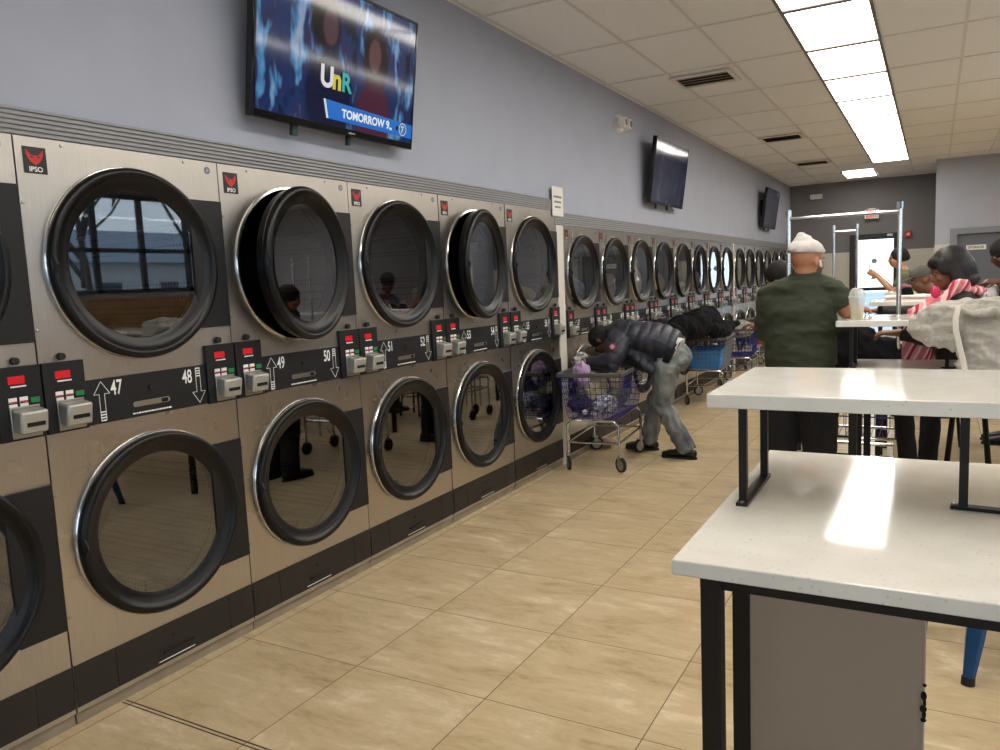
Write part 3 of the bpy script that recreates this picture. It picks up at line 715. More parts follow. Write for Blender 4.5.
# blue metal stool
BLUE = mat('blue_enamel', (14,66,110), .35)
def stool(x, y, rz, lab):
    s = thing('metal_stool', lab, 'stool', (x, y, 0), rz, 'blue metal stools')
    hs = .52
    MB().box(-.15,.15,-.15,.15,hs-.02,hs).obj('seat', BLUE, s, bevel=.015)
    ft = .235
    for i, (a, b) in enumerate(((1,1),(1,-1),(-1,1),(-1,-1))):
        m = MB(); top, bot = Vector((a*.13, b*.13, hs-.02)), Vector((a*ft, b*ft, .02))
        m.tube([top, top.lerp(bot, .7), bot], [(.048,.03), (.034,.022), (.022,.018)], 8, side=(a, -b, 0))
        l = m.obj('leg', BLUE, s)
        MB().tube([bot+Vector((0,0,.012)), (bot.x*1.01, bot.y*1.01, 0)], [.023, .024], 10).obj('rubber_foot', RUBBER, l)
    z = .28; w = .175
    for (p, q) in (((w,w),(w,-w)),((w,-w),(-w,-w)),((-w,-w),(-w,w)),((-w,w),(w,w))):
        MB().bar((*p, z), (*q, z), .012, .03).obj('cross_brace', BLUE, s)
    return s
stool(3.06, 3.56, .35, 'blue metal stool behind the nearest table, two legs in view')

# tall black stools at the middle table
def bar_stool(x, y, rz, lab):
    s = thing('bar_stool', lab, 'stool', (x, y, 0), rz, 'tall black stools')
    m = MB().lathe([(0,.76),(.17,.76),(.18,.745),(.17,.72),(0,.72)], n=24); m.obj('seat', BLACK, s)
    for i in range(4):
        a = PI/4+PI/2*i; MB().tube([(.11*math.cos(a), .11*math.sin(a), .72), (.20*math.cos(a), .20*math.sin(a), 0)], .013, 8).obj('leg', BLACKMETAL, s)
    MB().lathe([(.165,.25),(.173,.258),(.165,.266),(.157,.258)], n=28, closed=True).obj('foot_ring', BLACKMETAL, s)
    return s
bar_stool(2.98, 5.56, 0, 'tall black stool under the woman in the pink scarf')
bar_stool(2.86, 7.84, 0, 'tall black stool under the seated person in the cap')

# ================================================================ cloth
def cloth_mat(name, c, c2=None, sc_=30, b=.5):
    return mat(name, c, .9, bump=(220, b, .0015), mottle=(sc_, c2) if c2 else None, sheen=.2)
def crumple(name, c, rx, ry, rz, m, seed, lab, cat, amp=.03, group=None, sc_=9, vox=.008, extra=None, zmin=None):
    mb = MB().ell(c, rx, ry, rz, n=18, m=12)
    rnd = random.Random(seed)
    for _ in range(4):
        d = Vector((rnd.uniform(-1,1)*rx, rnd.uniform(-1,1)*ry, rnd.uniform(-.4,.6)*rz))*.8
        mb.ell(Vector(c)+d, rx*.5, ry*.5, rz*.5, n=12, m=8)
    if extra: extra(mb)
    f = folds(amp, sc_, sc_, sc_*.7, seed*3.3)
    def sh(co, no):
        v = f(co, no)
        if zmin is not None and v.z < zmin: v.z = zmin
        return v
    o = organic(mb, name, m, None, vox, 3, sh)
    return tag(o, lab, cat, group)

# ================================================================ laundry carts
NAVY = mat('navy_wire', (22,30,120), .4); GREYW = mat('grey_bumper', (86,86,86), .6)
def cart(loc, rz, lab, wire=NAVY, rim=GREYW, shelf=True):
    s = thing('laundry_cart', lab, 'cart', loc, rz, 'wheeled wire laundry carts')
    # local: x width, y length; origin under the middle
    w, l = .22, .385
    fr = MB()
    def hoop(y): return [(-w, y, .14), (-w, y, .38), (-w+.04, y, .42), (w-.04, y, .42), (w, y, .38), (w, y, .14)]
    for y in (-l, l): fr.tube(hoop(y), .0115, 8)
    for x in (-w, w): fr.tube([(x, -l, .235), (x, l, .235)], .009, 8); fr.tube([(x*.82, -l, .42), (x*.82, l, .42)], .009, 8)
    for y in (-l, l): fr.tube([(-w, y, .235), (w, y, .235)], .009, 8)
    fr.obj('frame', CHROME, s)
    b = MB(); zb, zt = .435, .81
    bx, by0, by1 = .21, -.37, .34; tx, ty0, ty1 = .262, -.47, .40
    def P(u, v, t):     # u,v in -1..1 footprint, t 0..1 height
        hx = bx+(tx-bx)*t; ya = by0+(ty0-by0)*t; yb = by1+(ty1-by1)*t
        return (u*hx, ya+(yb-ya)*(v+1)/2, zb+(zt-zb)*t)
    r = .0026
    for t in [i/7 for i in range(8)]:
        b.tube([P(-1,-1,t), P(1,-1,t), P(1,1,t), P(-1,1,t), P(-1,-1,t)], r, 4, cap=False)
    for i in range(11):
        u = -1+2*i/10
        b.tube([P(u,-1,1), P(u,-1,0), P(u,1,0), P(u,1,1)], r, 4, cap=False)
    for i in range(19):
        v = -1+2*i/18
        b.tube([P(-1,v,1), P(-1,v,0), P(1,v,0), P(1,v,1)], r, 4, cap=False)
    b.obj('basket', wire, s)
    m = MB(); c = [P(-1,-1,1), P(1,-1,1), P(1,1,1), P(-1,1,1)]
    for i in range(4):
        a, d = Vector(c[i]), Vector(c[(i+1) % 4]); e = (d-a).normalized()*.014
        m.bar(a-e, d+e, .028, .036)
    m.obj('bumper_rim', rim, s, bevel=.008)
    for (x, y, a) in ((-w,-l,.5), (w,-l,.9), (w,l,-.5), (-w,l,2.2)):
        ca, sa = math.cos(a), math.sin(a); px, py = x+.02*sa, y-.02*ca
        f = MB().tube([(x,y,.15),(x,y,.128)], .016, 10).obox((x+.01*sa, y-.01*ca, .126), Vector((ca,sa,0))*.016, Vector((-sa,ca,0))*.024, (0,0,.004))
        for sg in (-1, 1): f.obox((x+sg*.016*ca+.012*sa, y+sg*.016*sa-.012*ca, .092), Vector((ca,sa,0))*.0015, Vector((-sa,ca,0))*.014, (0,0,.036))
        cf = f.obj('caster_fork', ALU, s)
        for nm, r0, r1, hw, mt in (('tyre', .046, .0625, .011, RUBBER), ('wheel_hub', .0, .046, .009, mat('hub_grey', (150,148,144), .4))):
            q = MB().lathe([(r0+.0001,-hw),(r1,-hw),(r1,hw),(r0+.0001,hw)], (0,0,0), 'x', 24, closed=True)
            rot = Matrix.Rotation(a, 3, 'Z'); q.v = [tuple(rot @ Vector(v)+Vector((px, py, .0625))) for v in q.v]
            q.obj(nm, mt, cf)
    return s
cart((.285, 6.28, 0), .10, 'blue wire laundry cart the bent-over person reaches into')
cart((.31, 9.80, 0), .10, 'laundry cart holding the bright blue tub', mat('grey_wire', (120,120,122), .4))
cart((.34, 11.35, 0), .1, 'laundry cart just beyond the one with the blue tub')
cart((.32, 13.5, 0), -.1, 'laundry cart with the red bottle, beyond the narrow filler')
cart((.95, 13.4, 0), 0., 'laundry cart standing beside the one with the red bottle')

# contents of the near cart
LILAC = cloth_mat('lilac_cloth', (188,162,196), (170,140,182)); CR = cloth_mat('cream_cloth', (206,196,160), (180,168,130))
OL = cloth_mat('olive_cloth', (120,122,70), (96,98,58)); NV = mat('navy_print', (30,32,66), .9, mottle=(42, (200,204,216))); WH = cloth_mat('white_cloth', (214,210,208), (190,188,190))
DP = cloth_mat('dark_purple_cloth', (44,34,66), (28,22,44)); BWP = mat('black_white_print', (16,16,18), .9, mottle=(28, (220,216,210)))
G1 = 'clothes in the near laundry cart'
crumple('shirt', (.20, 5.99, .80), .075, .07, .11, LILAC, 3, 'lilac garment bunched on the rim of the near cart', 'clothes', .018, G1, 14, .007)
crumple('garment', (.20, 6.30, .61), .07, .13, .14, CR, 4, 'cream garment hanging inside the near cart', 'clothes', .018, G1, 14, .007, zmin=.45)
crumple('garment', (.34, 6.42, .54), .09, .13, .085, OL, 5, 'olive garment in the middle of the near cart', 'clothes', .015, G1, 14, .007, zmin=.447)
crumple('garment', (.15, 6.06, .53), .085, .11, .08, DP, 6, 'dark purple garment in the front left of the near cart', 'clothes', .014, G1, 14, .007, zmin=.447)
crumple('garment', (.35, 6.12, .53), .10, .14, .08, NV, 7, 'navy and white patterned garment in the near cart', 'clothes', .014, G1, 14, .007, zmin=.447)
crumple('sock', (.22, 5.99, .475), .022, .04, .02, WH, 8, 'small white sock by the front wires of the near cart', 'clothes', .005, G1, 30, .004)
crumple('sock', (.30, 5.985, .47), .026, .03, .018, WH, 9, 'second white sock, right of the other, in the near cart', 'clothes', .005, G1, 30, .004)
crumple('pouch', (.10, 6.75, .055), .10, .07, .045, cloth_mat('beige_pink', (178,146,132), (160,126,114)), 10, 'beige pink cloth pouch on the floor under the near cart', 'bag', .008, None, 14, .007, zmin=.006)
# black coats over the second cart
BLK = mat('black_cloth', (12,12,14), .95, bump=(120, .3, .002), mottle=(9, (18,18,21)), spec=.2)
def ex(mb):
    mb.tube([(.22,8.85,.98),(.20,8.62,.90),(.19,8.52,.74),(.20,8.50,.60)], [.16,.13,.10,.07], 12, dome=True)
    mb.tube([(.34,9.0,1.02),(.36,9.5,1.06),(.34,9.9,.95)], [.15,.16,.13], 12, dome=True); mb.tube([(.50,9.3,.92),(.54,9.6,.88),(.50,10.0,.88)], [.09,.08,.07], 10, dome=True)
crumple('coat', (.28, 9.15, .99), .22, .50, .16, BLK, 21, 'big black coat heaped high over the cart with the blue tub', 'coat', .02, 'black coats heaped on carts', 7, .012, ex)
crumple('coat', (.34, 10.2, .90), .20, .22, .09, BLK, 23, 'smaller black coat at the far end of the cart with the blue tub', 'coat', .02, 'black coats heaped on carts', 7, .012)
# blue tub
s = thing('laundry_tub', 'bright blue plastic laundry tub inside the second visible cart', 'tub', (.31, 9.76, .442), .10)
TB = mat('bright_blue_plastic', (20,130,210), .4)
MB().add([(-.17,-.30,0),(.17,-.30,0),(.17,.28,0),(-.17,.28,0),(-.20,-.34,.22),(.20,-.34,.22),(.20,.34,.22),(-.20,.34,.22)], [(0,1,2,3),(0,1,5,4),(1,2,6,5),(2,3,7,6),(3,0,4,7)]).obj('body', TB, s)
MB().bar((-.205,-.345,.222),(.205,-.345,.222),.02,.014).bar((-.205,.345,.222),(.205,.345,.222),.02,.014).bar((-.205,-.345,.222),(-.205,.345,.222),.02,.014).bar((.205,-.345,.222),(.205,.345,.222),.02,.014).obj('rim', TB, s)
crumple('laundry_bag', (.37, 11.25, .80), .20, .26, .12, cloth_mat('pale_grey_cloth', (150,152,146), (120,124,122)), 31, 'pale grey laundry bundle on the cart beyond the blue tub', 'clothes', .02, None, 9, .012)
# red bottle
s = thing('detergent_bottle', 'red detergent bottle with white label standing in a far cart', 'bottle', (.30, 13.15, .44))
MB().lathe([(0,0),(.075,.0),(.08,.02),(.08,.30),(.06,.38),(.03,.42),(.03,.45)], n=20).obj('body', mat('red_plastic', (206,44,36), .35), s)
MB().lathe([(.0805,.24),(.0805,.30)], n=20).lathe([(.0805,.08),(.0805,.14)], n=20).obj('label_band', mat('label_dark', (70,40,60), .5), s)
MB().lathe([(.034,.45),(.034,.50),(0,.50)], n=16).obj('cap', mat('cap_red', (180,30,28), .4), s)

# rack cart: chrome cart with two poles and a hanging bar
def rack_cart(x0, x1, y, top, r, lab, base=True):
    s = thing('rack_cart', lab, 'cart', ((x0+x1)/2, y, 0), 0, 'chrome carts with a hanging bar'); w = (x1-x0)/2
    for sg in (-1, 1):
        p = MB().tube([(sg*w,0,.14),(sg*w,0,top-.01)], r, 12).obj('pole', mat('bright_chrome', (232,232,232), .22, .9), s)
        MB().tube([(sg*w,0,top-.03),(sg*w,0,top+.015)], r*1.45, 12).obj('pole_cap', CHROME, p)
    MB().tube([(-w,0,top-.045),(w,0,top-.045)], r*.8, 12).obj('hanging_bar', CHROME, s)
    m = MB()
    for yy in (-.2, .2): m.tube([(-w,yy,.34),(w,yy,.34)], .011, 8)
    for xx in (-w, w): m.tube([(xx,-.2,.34),(xx,.2,.34)], .011, 8); m.tube([(xx,-.2,.14),(xx,-.2,.46)], .011, 8); m.tube([(xx,.2,.14),(xx,.2,.46)], .011, 8)
    for yy in (-.2, .2): m.tube([(-w,yy,.46),(w,yy,.46)], .011, 8)
    m.obj('frame', CHROME, s)
    b = MB()
    for t in range(6):
        z = .47+.065*t; b.tube([(-w,-.2,z),(w,-.2,z),(w,.2,z),(-w,.2,z),(-w,-.2,z)], .0026, 4, cap=False)
    for i in range(15): xx = -w+2*w*i/14; b.tube([(xx,-.2,.8),(xx,-.2,.47),(xx,.2,.47),(xx,.2,.8)], .0026, 4, cap=False)
    b.obj('basket', NAVY, s)
    MB().bar((-w,-.2,.81),(w,-.2,.81),.028,.03).bar((-w,.2,.81),(w,.2,.81),.028,.03).bar((-w,-.2,.81),(-w,.2,.81),.028,.03).bar((w,-.2,.81),(w,.2,.81),.028,.03).obj('bumper_rim', GREYW, s)
    for xx in (-w, w):
        for yy in (-.2, .2):
            f = MB().tube([(xx,yy,.15),(xx,yy,.09)], .012, 8).obox((xx,yy,.12),(.018,0,0),(0,.02,0),(0,0,.004)).obj('caster_fork', ALU, s)
            MB().lathe([(0,-.011),(.0625,-.011),(.0625,.011),(0,.011)], (xx+.0, yy, .0625), 'x', 20).obj('wheel', RUBBER, f)
    return s
rack_cart(1.885, 2.575, 5.78, 1.985, .0145, 'chrome rack cart with two tall poles behind the man in green')
rack_cart(1.955, 2.15, 7.9, 1.97, .012, 'smaller chrome rack cart seen further back against the beige wall')
crumple('coat', (2.26, 5.78, .90), .32, .17, .31, BLK, 41, 'black coat heaped in the rack cart under the middle shelf', 'coat', .02, 'black coats heaped on carts', 7, .012)

# clothes in the far drums and a yellow cloth in 55
def drumload(i, y, z, m, lab, rz=.09, rr=.13):
    crumple('laundry_load', (-.098, y, z-.335+.075+rz), .085, rr+.02, rz+.03, m, 50+i, lab, 'clothes', .015, 'laundry seen through the dryer doors', 12, .01)
for i, (m, l, rz) in enumerate([(cloth_mat('blue_load', (70,96,170), (150,160,190)), 'blue laundry', .09), (WH, 'white laundry', .11), (WH, 'white laundry', .14), (cloth_mat('pink_load', (206,176,168), (190,150,140)), 'pale pink laundry', .11), None or (WH, 'white laundry', .05), (WH, 'white laundry', .12), (WH, 'white laundry', .15)]):
    drumload(i, bank[i]+.41, 1.652, m, f'{l} behind the upper glass of the {ordn[i]} dryer past the wide filler', rz, .14)
crumple('laundry_load', (-.11, 5.56, 1.475), .09, .15, .07, cloth_mat('yellow_load', (190,176,110), (150,140,90)), 61, 'yellowish towel behind the upper glass of dryer 55', 'clothes', .015, 'laundry seen through the dryer doors', 12, .01)

# grey sweatshirt draped over the middle shelf
HOODM = cloth_mat('grey_fleece', (178,172,162), (164,158,148), 60, .35)
mb = MB()
mb.tube([(2.80,4.60,1.345),(2.95,4.60,1.36),(3.15,4.62,1.355),(3.4,4.66,1.355)], [(.10,.035),(.12,.045),(.13,.045),(.12,.045)], 16, side=(0,1,0), dome=True)   # lying on the shelf
mb.tube([(2.76,4.53,1.33),(2.98,4.49,1.37),(3.30,4.50,1.36)], [.035,.045,.045], 12, dome=True)
mb.tube([(3.00,4.48,1.34),(3.01,4.45,1.20),(3.03,4.44,1.09),(3.05,4.43,.96)], [(.12,.045),(.135,.04),(.15,.035),(.16,.03)], 16, side=(1,0,0), dome=True)
mb.tube([(3.24,4.48,1.34),(3.25,4.45,1.2),(3.28,4.43,.96)], [(.12,.045),(.14,.04),(.16,.03)], 16, side=(1,0,0), dome=True)
mb.tube([(2.90,4.47,1.35),(2.79,4.46,1.33),(2.71,4.46,1.285)], [.045,.06,.045], 14, dome=True)   # sleeve lobe
mb.tube([(2.70,4.46,1.285),(2.79,4.45,1.23),(2.865,4.44,1.185)], [.045,.065,.035], 14, dome=True)
mb.tube([(2.86,4.46,1.30),(2.80,4.44,1.27)], [.07,.05], 14, dome=True)
mb.tube([(2.87,4.44,1.36),(2.95,4.41,1.33),(3.03,4.42,1.35),(3.10,4.43,1.31)], [.022,.026,.022,.018], 10, dome=True)
f1 = folds(.012, 3.2, 5., 6.5, 9.); f2 = folds(.010, 14, 8, 6, 2.); f3 = folds(.009, 6, 8, 18, 5.)
o = organic(mb, 'sweatshirt', HOODM, None, .007, 4, lambda c, n: f3(f2(f1(c, n), n), n))
tag(o, 'light grey hooded sweatshirt draped over the right part of the middle shelf', 'sweatshirt')
MB().tube([(2.885,4.41,1.375),(2.872,4.375,1.32),(2.875,4.37,1.26),(2.89,4.37,1.19),(2.915,4.375,1.08),(2.93,4.38,.98)], [(.013,.005)]*6, 8, side=(1,0,0)).obj('zip_edge', cloth_mat('pale_trim', (214,208,196)), o)

# bag with pink handle far behind, on the third shelf
s = thing('handbag', 'small black bag with pink top on the third shelf, beside the grey cap', 'bag', (2.575, 7.3, 1.304))
organic(MB().ell((0,0,.045), .055, .06, .05).ell((.01,0,.07), .04, .05, .04), 'body', BLK, s, .01, 4, folds(.01, 12, 12, 12, 3))
organic(MB().ell((-.02,0,.115), .03, .035, .022).ell((.015,0,.105), .03, .03, .02), 'pink_cloth', cloth_mat('dusky_pink', (150,90,104)), s, .01, 4)
# ================================================================ people
def skin(name, c): return mat(name, c, .5, bump=(160, .12, .0008), spec=.4)
def fr3(f, up=(0,0,1)):
    f = Vector(f).normalized(); u = Vector(up); u = (u-f*u.dot(f)).normalized(); r = f.cross(u).normalized(); return f, r, u
def hand(mb, w, d, nrm, thumb, curl=.5, k=1.):
    # w wrist, d direction, nrm the way the palm faces, thumb side sign along d x nrm
    d = Vector(d).normalized(); nrm = Vector(nrm); nrm = (nrm-d*nrm.dot(d)).normalized(); s = d.cross(nrm)*thumb; w = Vector(w)
    mb.tube([w-d*.02, w+d*.03*k, w+d*.085*k], [(.026*k,.020*k), (.038*k,.019*k), (.040*k,.014*k)], 12, side=s, dome=True)
    for i, (o, L) in enumerate(((.034,.072), (.0115,.082), (-.0115,.076), (-.033,.06))):
        p = w+d*.085*k+s*o*k; dd = (d+s*o*2.2).normalized(); pts = [p-d*.015*k]
        ang = 0
        for j, fr in enumerate((.42,.32,.26)):
            ang += curl*(.5+.35*j)
            dj = dd*math.cos(ang)+nrm*math.sin(ang); p = p+dj*L*fr*k; pts.append(p)
        mb.tube(pts, [.0095*k,.009*k,.0082*k,.0072*k], 8, side=s, dome=True)
    p = w+d*.02*k+s*.028*k; q = p+(d*.55+s*.75+nrm*.35).normalized()*.038*k; r_ = q+(d*.85+s*.2+nrm*.4*(1+curl)).normalized()*.034*k
    mb.tube([p-s*.01*k, q, r_], [.0135*k,.011*k,.0085*k], 8, side=nrm, dome=True)
def head(mb, c, f, up=(0,0,1), k=1.):
    f, r, u = fr3(f, up); c = Vector(c)
    E = lambda o, a, b, d, n=16, m=12: mb.ell(c+(f*o[0]+r*o[1]+u*o[2])*k, a*k, b*k, d*k, (f, r, u), n, m)
    E((-.012,0,.03), .098,.077,.092); E((.022,0,-.035), .070,.062,.085); E((.052,0,-.088), .030,.032,.026)   # skull, face, chin
    E((.078,0,.018), .018,.052,.012)                                   # brow
    E((.098,0,-.018), .017,.013,.026); E((.094,0,-.038), .016,.019,.011)  # nose
    E((.084,0,-.062), .014,.025,.007); E((.082,0,-.073), .013,.021,.007)  # lips
    E((.06,.042,-.03), .024,.02,.02); E((.06,-.042,-.03), .024,.02,.02)   # cheeks
    for s_ in (-1, 1): E((-.008,.078*s_,-.010), .020,.008,.032); E((-.004,.083*s_,-.005), .012,.006,.02)
    return f, r, u
def face_bits(body, c, f, up, k, iris=(40,26,18)):
    f, r, u = fr3(f, up); c = Vector(c)
    for s_ in (-1, 1):
        e = MB().ell(c+(f*.082+r*.031*s_+u*.002)*k, .0095*k, .0120*k, .0048*k, (f, r, u), 12, 8).obj('eye', mat('eye_white', (168,158,148), .3), body)
        MB().ell(c+(f*.0905+r*.031*s_+u*.001)*k, .003*k, .0055*k, .0046*k, (f, r, u), 10, 6).obj('iris', mat('iris_%d' % iris[0], iris, .2), e)
        MB().tube([c+(f*.090+r*.014*s_+u*.022)*k, c+(f*.089+r*.032*s_+u*.027)*k, c+(f*.078+r*.050*s_+u*.021)*k], [.0025*k,.0035*k,.002*k], 6).obj('eyebrow', mat('brow_dark', (26,20,18), .9), body)
def person(lab, J, sk, k=1., iris=(40,26,18), voxel=.0065, group=None):
    # J: head, look, up, neck(base), chest, waist, pelvis, and sh/el/wr/hd, hip/kn/an per side ('l','r'), side vector across the body
    V = {a: (Vector(b) if not isinstance(b, (dict, float, int)) else b) for a, b in J.items()}
    S = V['side'].normalized(); mb = MB()
    f, r, u = head(mb, V['head'], V['look'], V.get('up', (0,0,1)), k)
    mb.tube([V['head']-u*.05*k-f*.015, V['neck']], [.056*k,.062*k], 14, dome=True)
    mb.tube([V['neck'], V['chest'], V['waist'], V['pelvis']], [(.10*k,.07*k),(.155*k,.105*k),(.125*k,.09*k),(.135*k,.085*k)], 18, side=S, dome=True)
    for a in 'lr':
        mb.tube([V['neck'].lerp(V['sh'+a], .3), V['sh'+a], V['sh'+a].lerp(V['el'+a], .5), V['el'+a], V['el'+a].lerp(V['wr'+a], .35), V['wr'+a]], [.055*k,.055*k,.047*k,.040*k,.041*k,.026*k], 12, dome=True)
        h = J.get('hand'+a)
        hand(mb, V['wr'+a], h['d'], h['n'], h.get('t', 1), h.get('c', .5), k)
        mb.tube([V['pelvis'].lerp(V['hip'+a], .6), V['hip'+a], V['kn'+a], V['kn'+a].lerp(V['an'+a], .35), V['an'+a], V['an'+a]-Vector((0,0,.03))], [.07*k,.072*k,.050*k,.050*k,.034*k,.034*k], 12, dome=True)
        toe = V['to'+a]; mb.tube([V['an'+a]-Vector((0,0,.045)), toe-Vector((0,0,.0))], [.034*k,.026*k], 10, dome=True)
    body = organic(mb, 'person', sk, None, voxel, 4, None, .4)
    tag(body, lab, 'person', group)
    face_bits(body, V['head'], V['look'], V.get('up', (0,0,1)), k, iris)
    return body, V, f, r, u
def shoe(body, an, toe, m, sole, k=1.):
    an, toe = Vector(an), Vector(toe); d = (toe-an); d.z = 0; d.normalize(); s = Vector((-d.y, d.x, 0))
    g = Vector((an.x, an.y, 0)); L = .20*k
    mb = MB().tube([g-d*.06+Vector((0,0,.05)), g+d*.04+Vector((0,0,.055)), g+d*.13+Vector((0,0,.042)), g+d*L+Vector((0,0,.034))], [(.036,.040),(.040,.042),(.044,.030),(.034,.022)], 12, side=s, dome=True)
    mb.tube([g+Vector((0,0,.05)), g+Vector((0,0,.10))], [.046,.044], 12)
    def sh(c, n): c.z = max(c.z, .014); return c
    o = organic(mb, 'shoe', m, body, .006, 4, sh)
    pts = []
    outline = [(-.092,-.018),(-.098,0),(-.092,.018),(-.05,.038),(.02,.040),(.10,.048),(.17,.046),(.215,.026),(.228,0),(.215,-.026),(.17,-.046),(.10,-.048),(.02,-.040),(-.05,-.038)]
    for a, b in outline: pts.append(g+d*a*k+s*b)
    n = len(pts); MB().add([(p.x,p.y,0) for p in pts]+[(p.x,p.y,.018) for p in pts], [tuple(range(n)), tuple(range(n,2*n))]+[(i,(i+1)%n,(i+1)%n+n,i+n) for i in range(n)]).obj('sole', sole, o)
def trousers(body, V, m, k=1., wid=1., fold=.006, name='trousers', vox=.009, waist=None):
    mb = MB(); S = V['side'].normalized()
    wz = V['pelvis'].lerp(V['waist'], .45) if waist is None else Vector(waist)
    mb.tube([wz, V['pelvis'], V['pelvis'].lerp((V['hipl']+V['hipr'])/2, .9)], [(.155*k*wid,.125*k*wid),(.175*k*wid,.148*k*wid),(.16*k*wid,.135*k*wid)], 18, side=S)
    for a in 'lr':
        h, n, an = V['hip'+a], V['kn'+a], V['an'+a]; e = an+(an-n).normalized()*.03
        mb.tube([V['pelvis'].lerp(h, .7), h, h.lerp(n, .5), n, n.lerp(an, .5), e], [.10*k*wid,.105*k*wid,.092*k*wid,.078*k*wid,.072*k*wid,.070*k*wid], 14)
    f = folds(fold, 9, 9, 6, 4.)
    def sh(c, nn):
        v = f(c, nn); v.z = max(v.z, .03); return v
    return organic(mb, name, m, body, vox, 4, sh)
def limbcloth(mb, V, a, k, r=(.075,.068,.058), upto=1.):
    sh, el, wr = V['sh'+a], V['el'+a], V['wr'+a]
    if upto <= 1: mb.tube([V['neck'].lerp(sh, .45), sh, sh.lerp(el, upto)], [r[0]*k, r[0]*k, r[1]*k], 14)
    else: mb.tube([V['neck'].lerp(sh, .45), sh, sh.lerp(el, .5), el, el.lerp(wr, min(upto-1, .97))], [r[0]*k, r[0]*k, (r[0]+r[1])/2*k, r[1]*k, r[2]*k], 14)

DENIM = mat('washed_denim', (136,140,138), .85, bump=(260, .3, .001), mottle=(5, (88,96,104)))
BLACKCL = mat('black_trousers', (20,19,22), .9, bump=(200,.2,.001))

# ---- person bent over the near cart (side view, facing the dryers)
J = dict(side=(0,1,0), head=(.215,6.40,1.05), look=(-.55,0,-.83), up=(-.8,0,.55), neck=(.40,6.42,1.10), chest=(.55,6.45,1.06), waist=(.74,6.5,.99), pelvis=(.825,6.53,.90),
    shl=(.42,6.60,1.02), ell=(.42,6.66,.86), wrl=(.22,6.52,.86), shr=(.44,6.24,1.02), elr=(.40,6.17,.88), wrr=(.18,6.18,.855),
    handl=dict(d=(-.9,-.2,-.1), n=(0,-.2,-1), t=-1, c=.6), handr=dict(d=(-.95,.1,-.05), n=(0,.3,-1), t=1, c=.7),
    hipl=(.77,6.66,.83), knl=(.60,6.74,.47), anl=(.50,6.80,.10), tol=(.34,6.80,.045), hipr=(.80,6.42,.83), knr=(.745,6.45,.48), anr=(.92,6.55,.10), tor=(.76,6.56,.045))
SKD = skin('dark_skin', (92,58,44)); SKM = skin('tan_skin', (176,122,92)); SKB = skin('brown_skin', (134,90,68)); SKL = skin('light_tan_skin', (190,140,110))
body, V, f, r, u = person('person in a dark puffer jacket and jeans bending over the near laundry cart', J, SKD)
trousers(body, V, DENIM, 1., 1.10, .017, 'jeans', waist=(.80,6.51,.95))
for a in 'lr': shoe(body, V['an'+a], V['to'+a], mat('black_leather', (24,22,22), .4), RUBBER)
# rear pocket patch of the jeans + white shirt tail
organic(MB().tube([(.81,6.45,.995),(.90,6.45,.955)], [(.11,.10),(.115,.115)], 18, side=(0,1,0)), 'shirt_tail', WH, body, .01, 3, folds(.006, 12,12,12, 1))
PUFF = mat('puffer_navy', (44,46,60), .5, bump=(60,.4,.003), mottle=(7, (36,38,50)))
mb = MB()
mb.tube([(.36,6.42,1.10),(.46,6.43,1.09),(.60,6.46,1.06),(.73,6.49,1.02),(.83,6.51,.965)], [(.15,.085),(.19,.13),(.20,.15),(.19,.155),(.18,.155)], 22, side=(0,1,0))
mb.tube([(.50,6.42,.96),(.60,6.43,.88),(.70,6.45,.80)], [(.15,.07),(.17,.09),(.16,.06)], 16, side=(0,1,0))      # jacket front hanging down
mb.tube([(.33,6.42,1.12),(.40,6.42,1.14),(.47,6.43,1.15)], [.085,.105,.09], 14, dome=True)      # hood collar
for a in 'lr':
    limbcloth(mb, V, a, 1., (.105,.095,.062), 1.98)
ax = (Vector((.83,6.5,.965))-Vector((.40,6.43,1.10))).normalized()
def quilt(c, n):
    t = c.dot(ax) if (c.x > .47) else (c.z*.9+c.x*.35)
    return c+n*(.009*abs(math.sin(t*PI/.085+.6*noise.noise(c*5)))**.7-.004)+n*.016*noise.noise(c*6)
jk = organic(mb, 'puffer_jacket', PUFF, body, .0075, 3, quilt)
organic(MB().tube([(.81,6.50,.955),(.865,6.505,.925)], [(.190,.160),(.188,.160)], 20, side=(0,1,0)), 'jacket_hem', mat('black_knit', (24,24,27), .9), jk, .008, 3)
MB().lathe([(0,-.003),(.030,-.002),(.031,.004)], (.44, 6.098, 1.02), 'y', 20).obj('sleeve_patch', mat('patch_red', (176,36,44), .7), jk)
MB().lathe([(.0,-.005),(.019,-.004),(.019,0)], (.44, 6.097, 1.02), 'y', 18).obj('sleeve_patch_centre', mat('patch_white', (196,196,204), .7), jk)
organic(MB().ell(V['head']-f*.018+u*.028, .106,.088,.100, (f, r, u), 18, 12), 'hair', mat('black_hair', (18,15,14), .8, bump=(120,.6,.004)), body, .008, 3, folds(.004, 30,30,30, 2))
crumple('garment', (.10, 6.22, .90), .055, .07, .06, BWP, 12, 'black and white patterned cloth in the hands over the near cart', 'clothes', .012, G1, 16, .006)

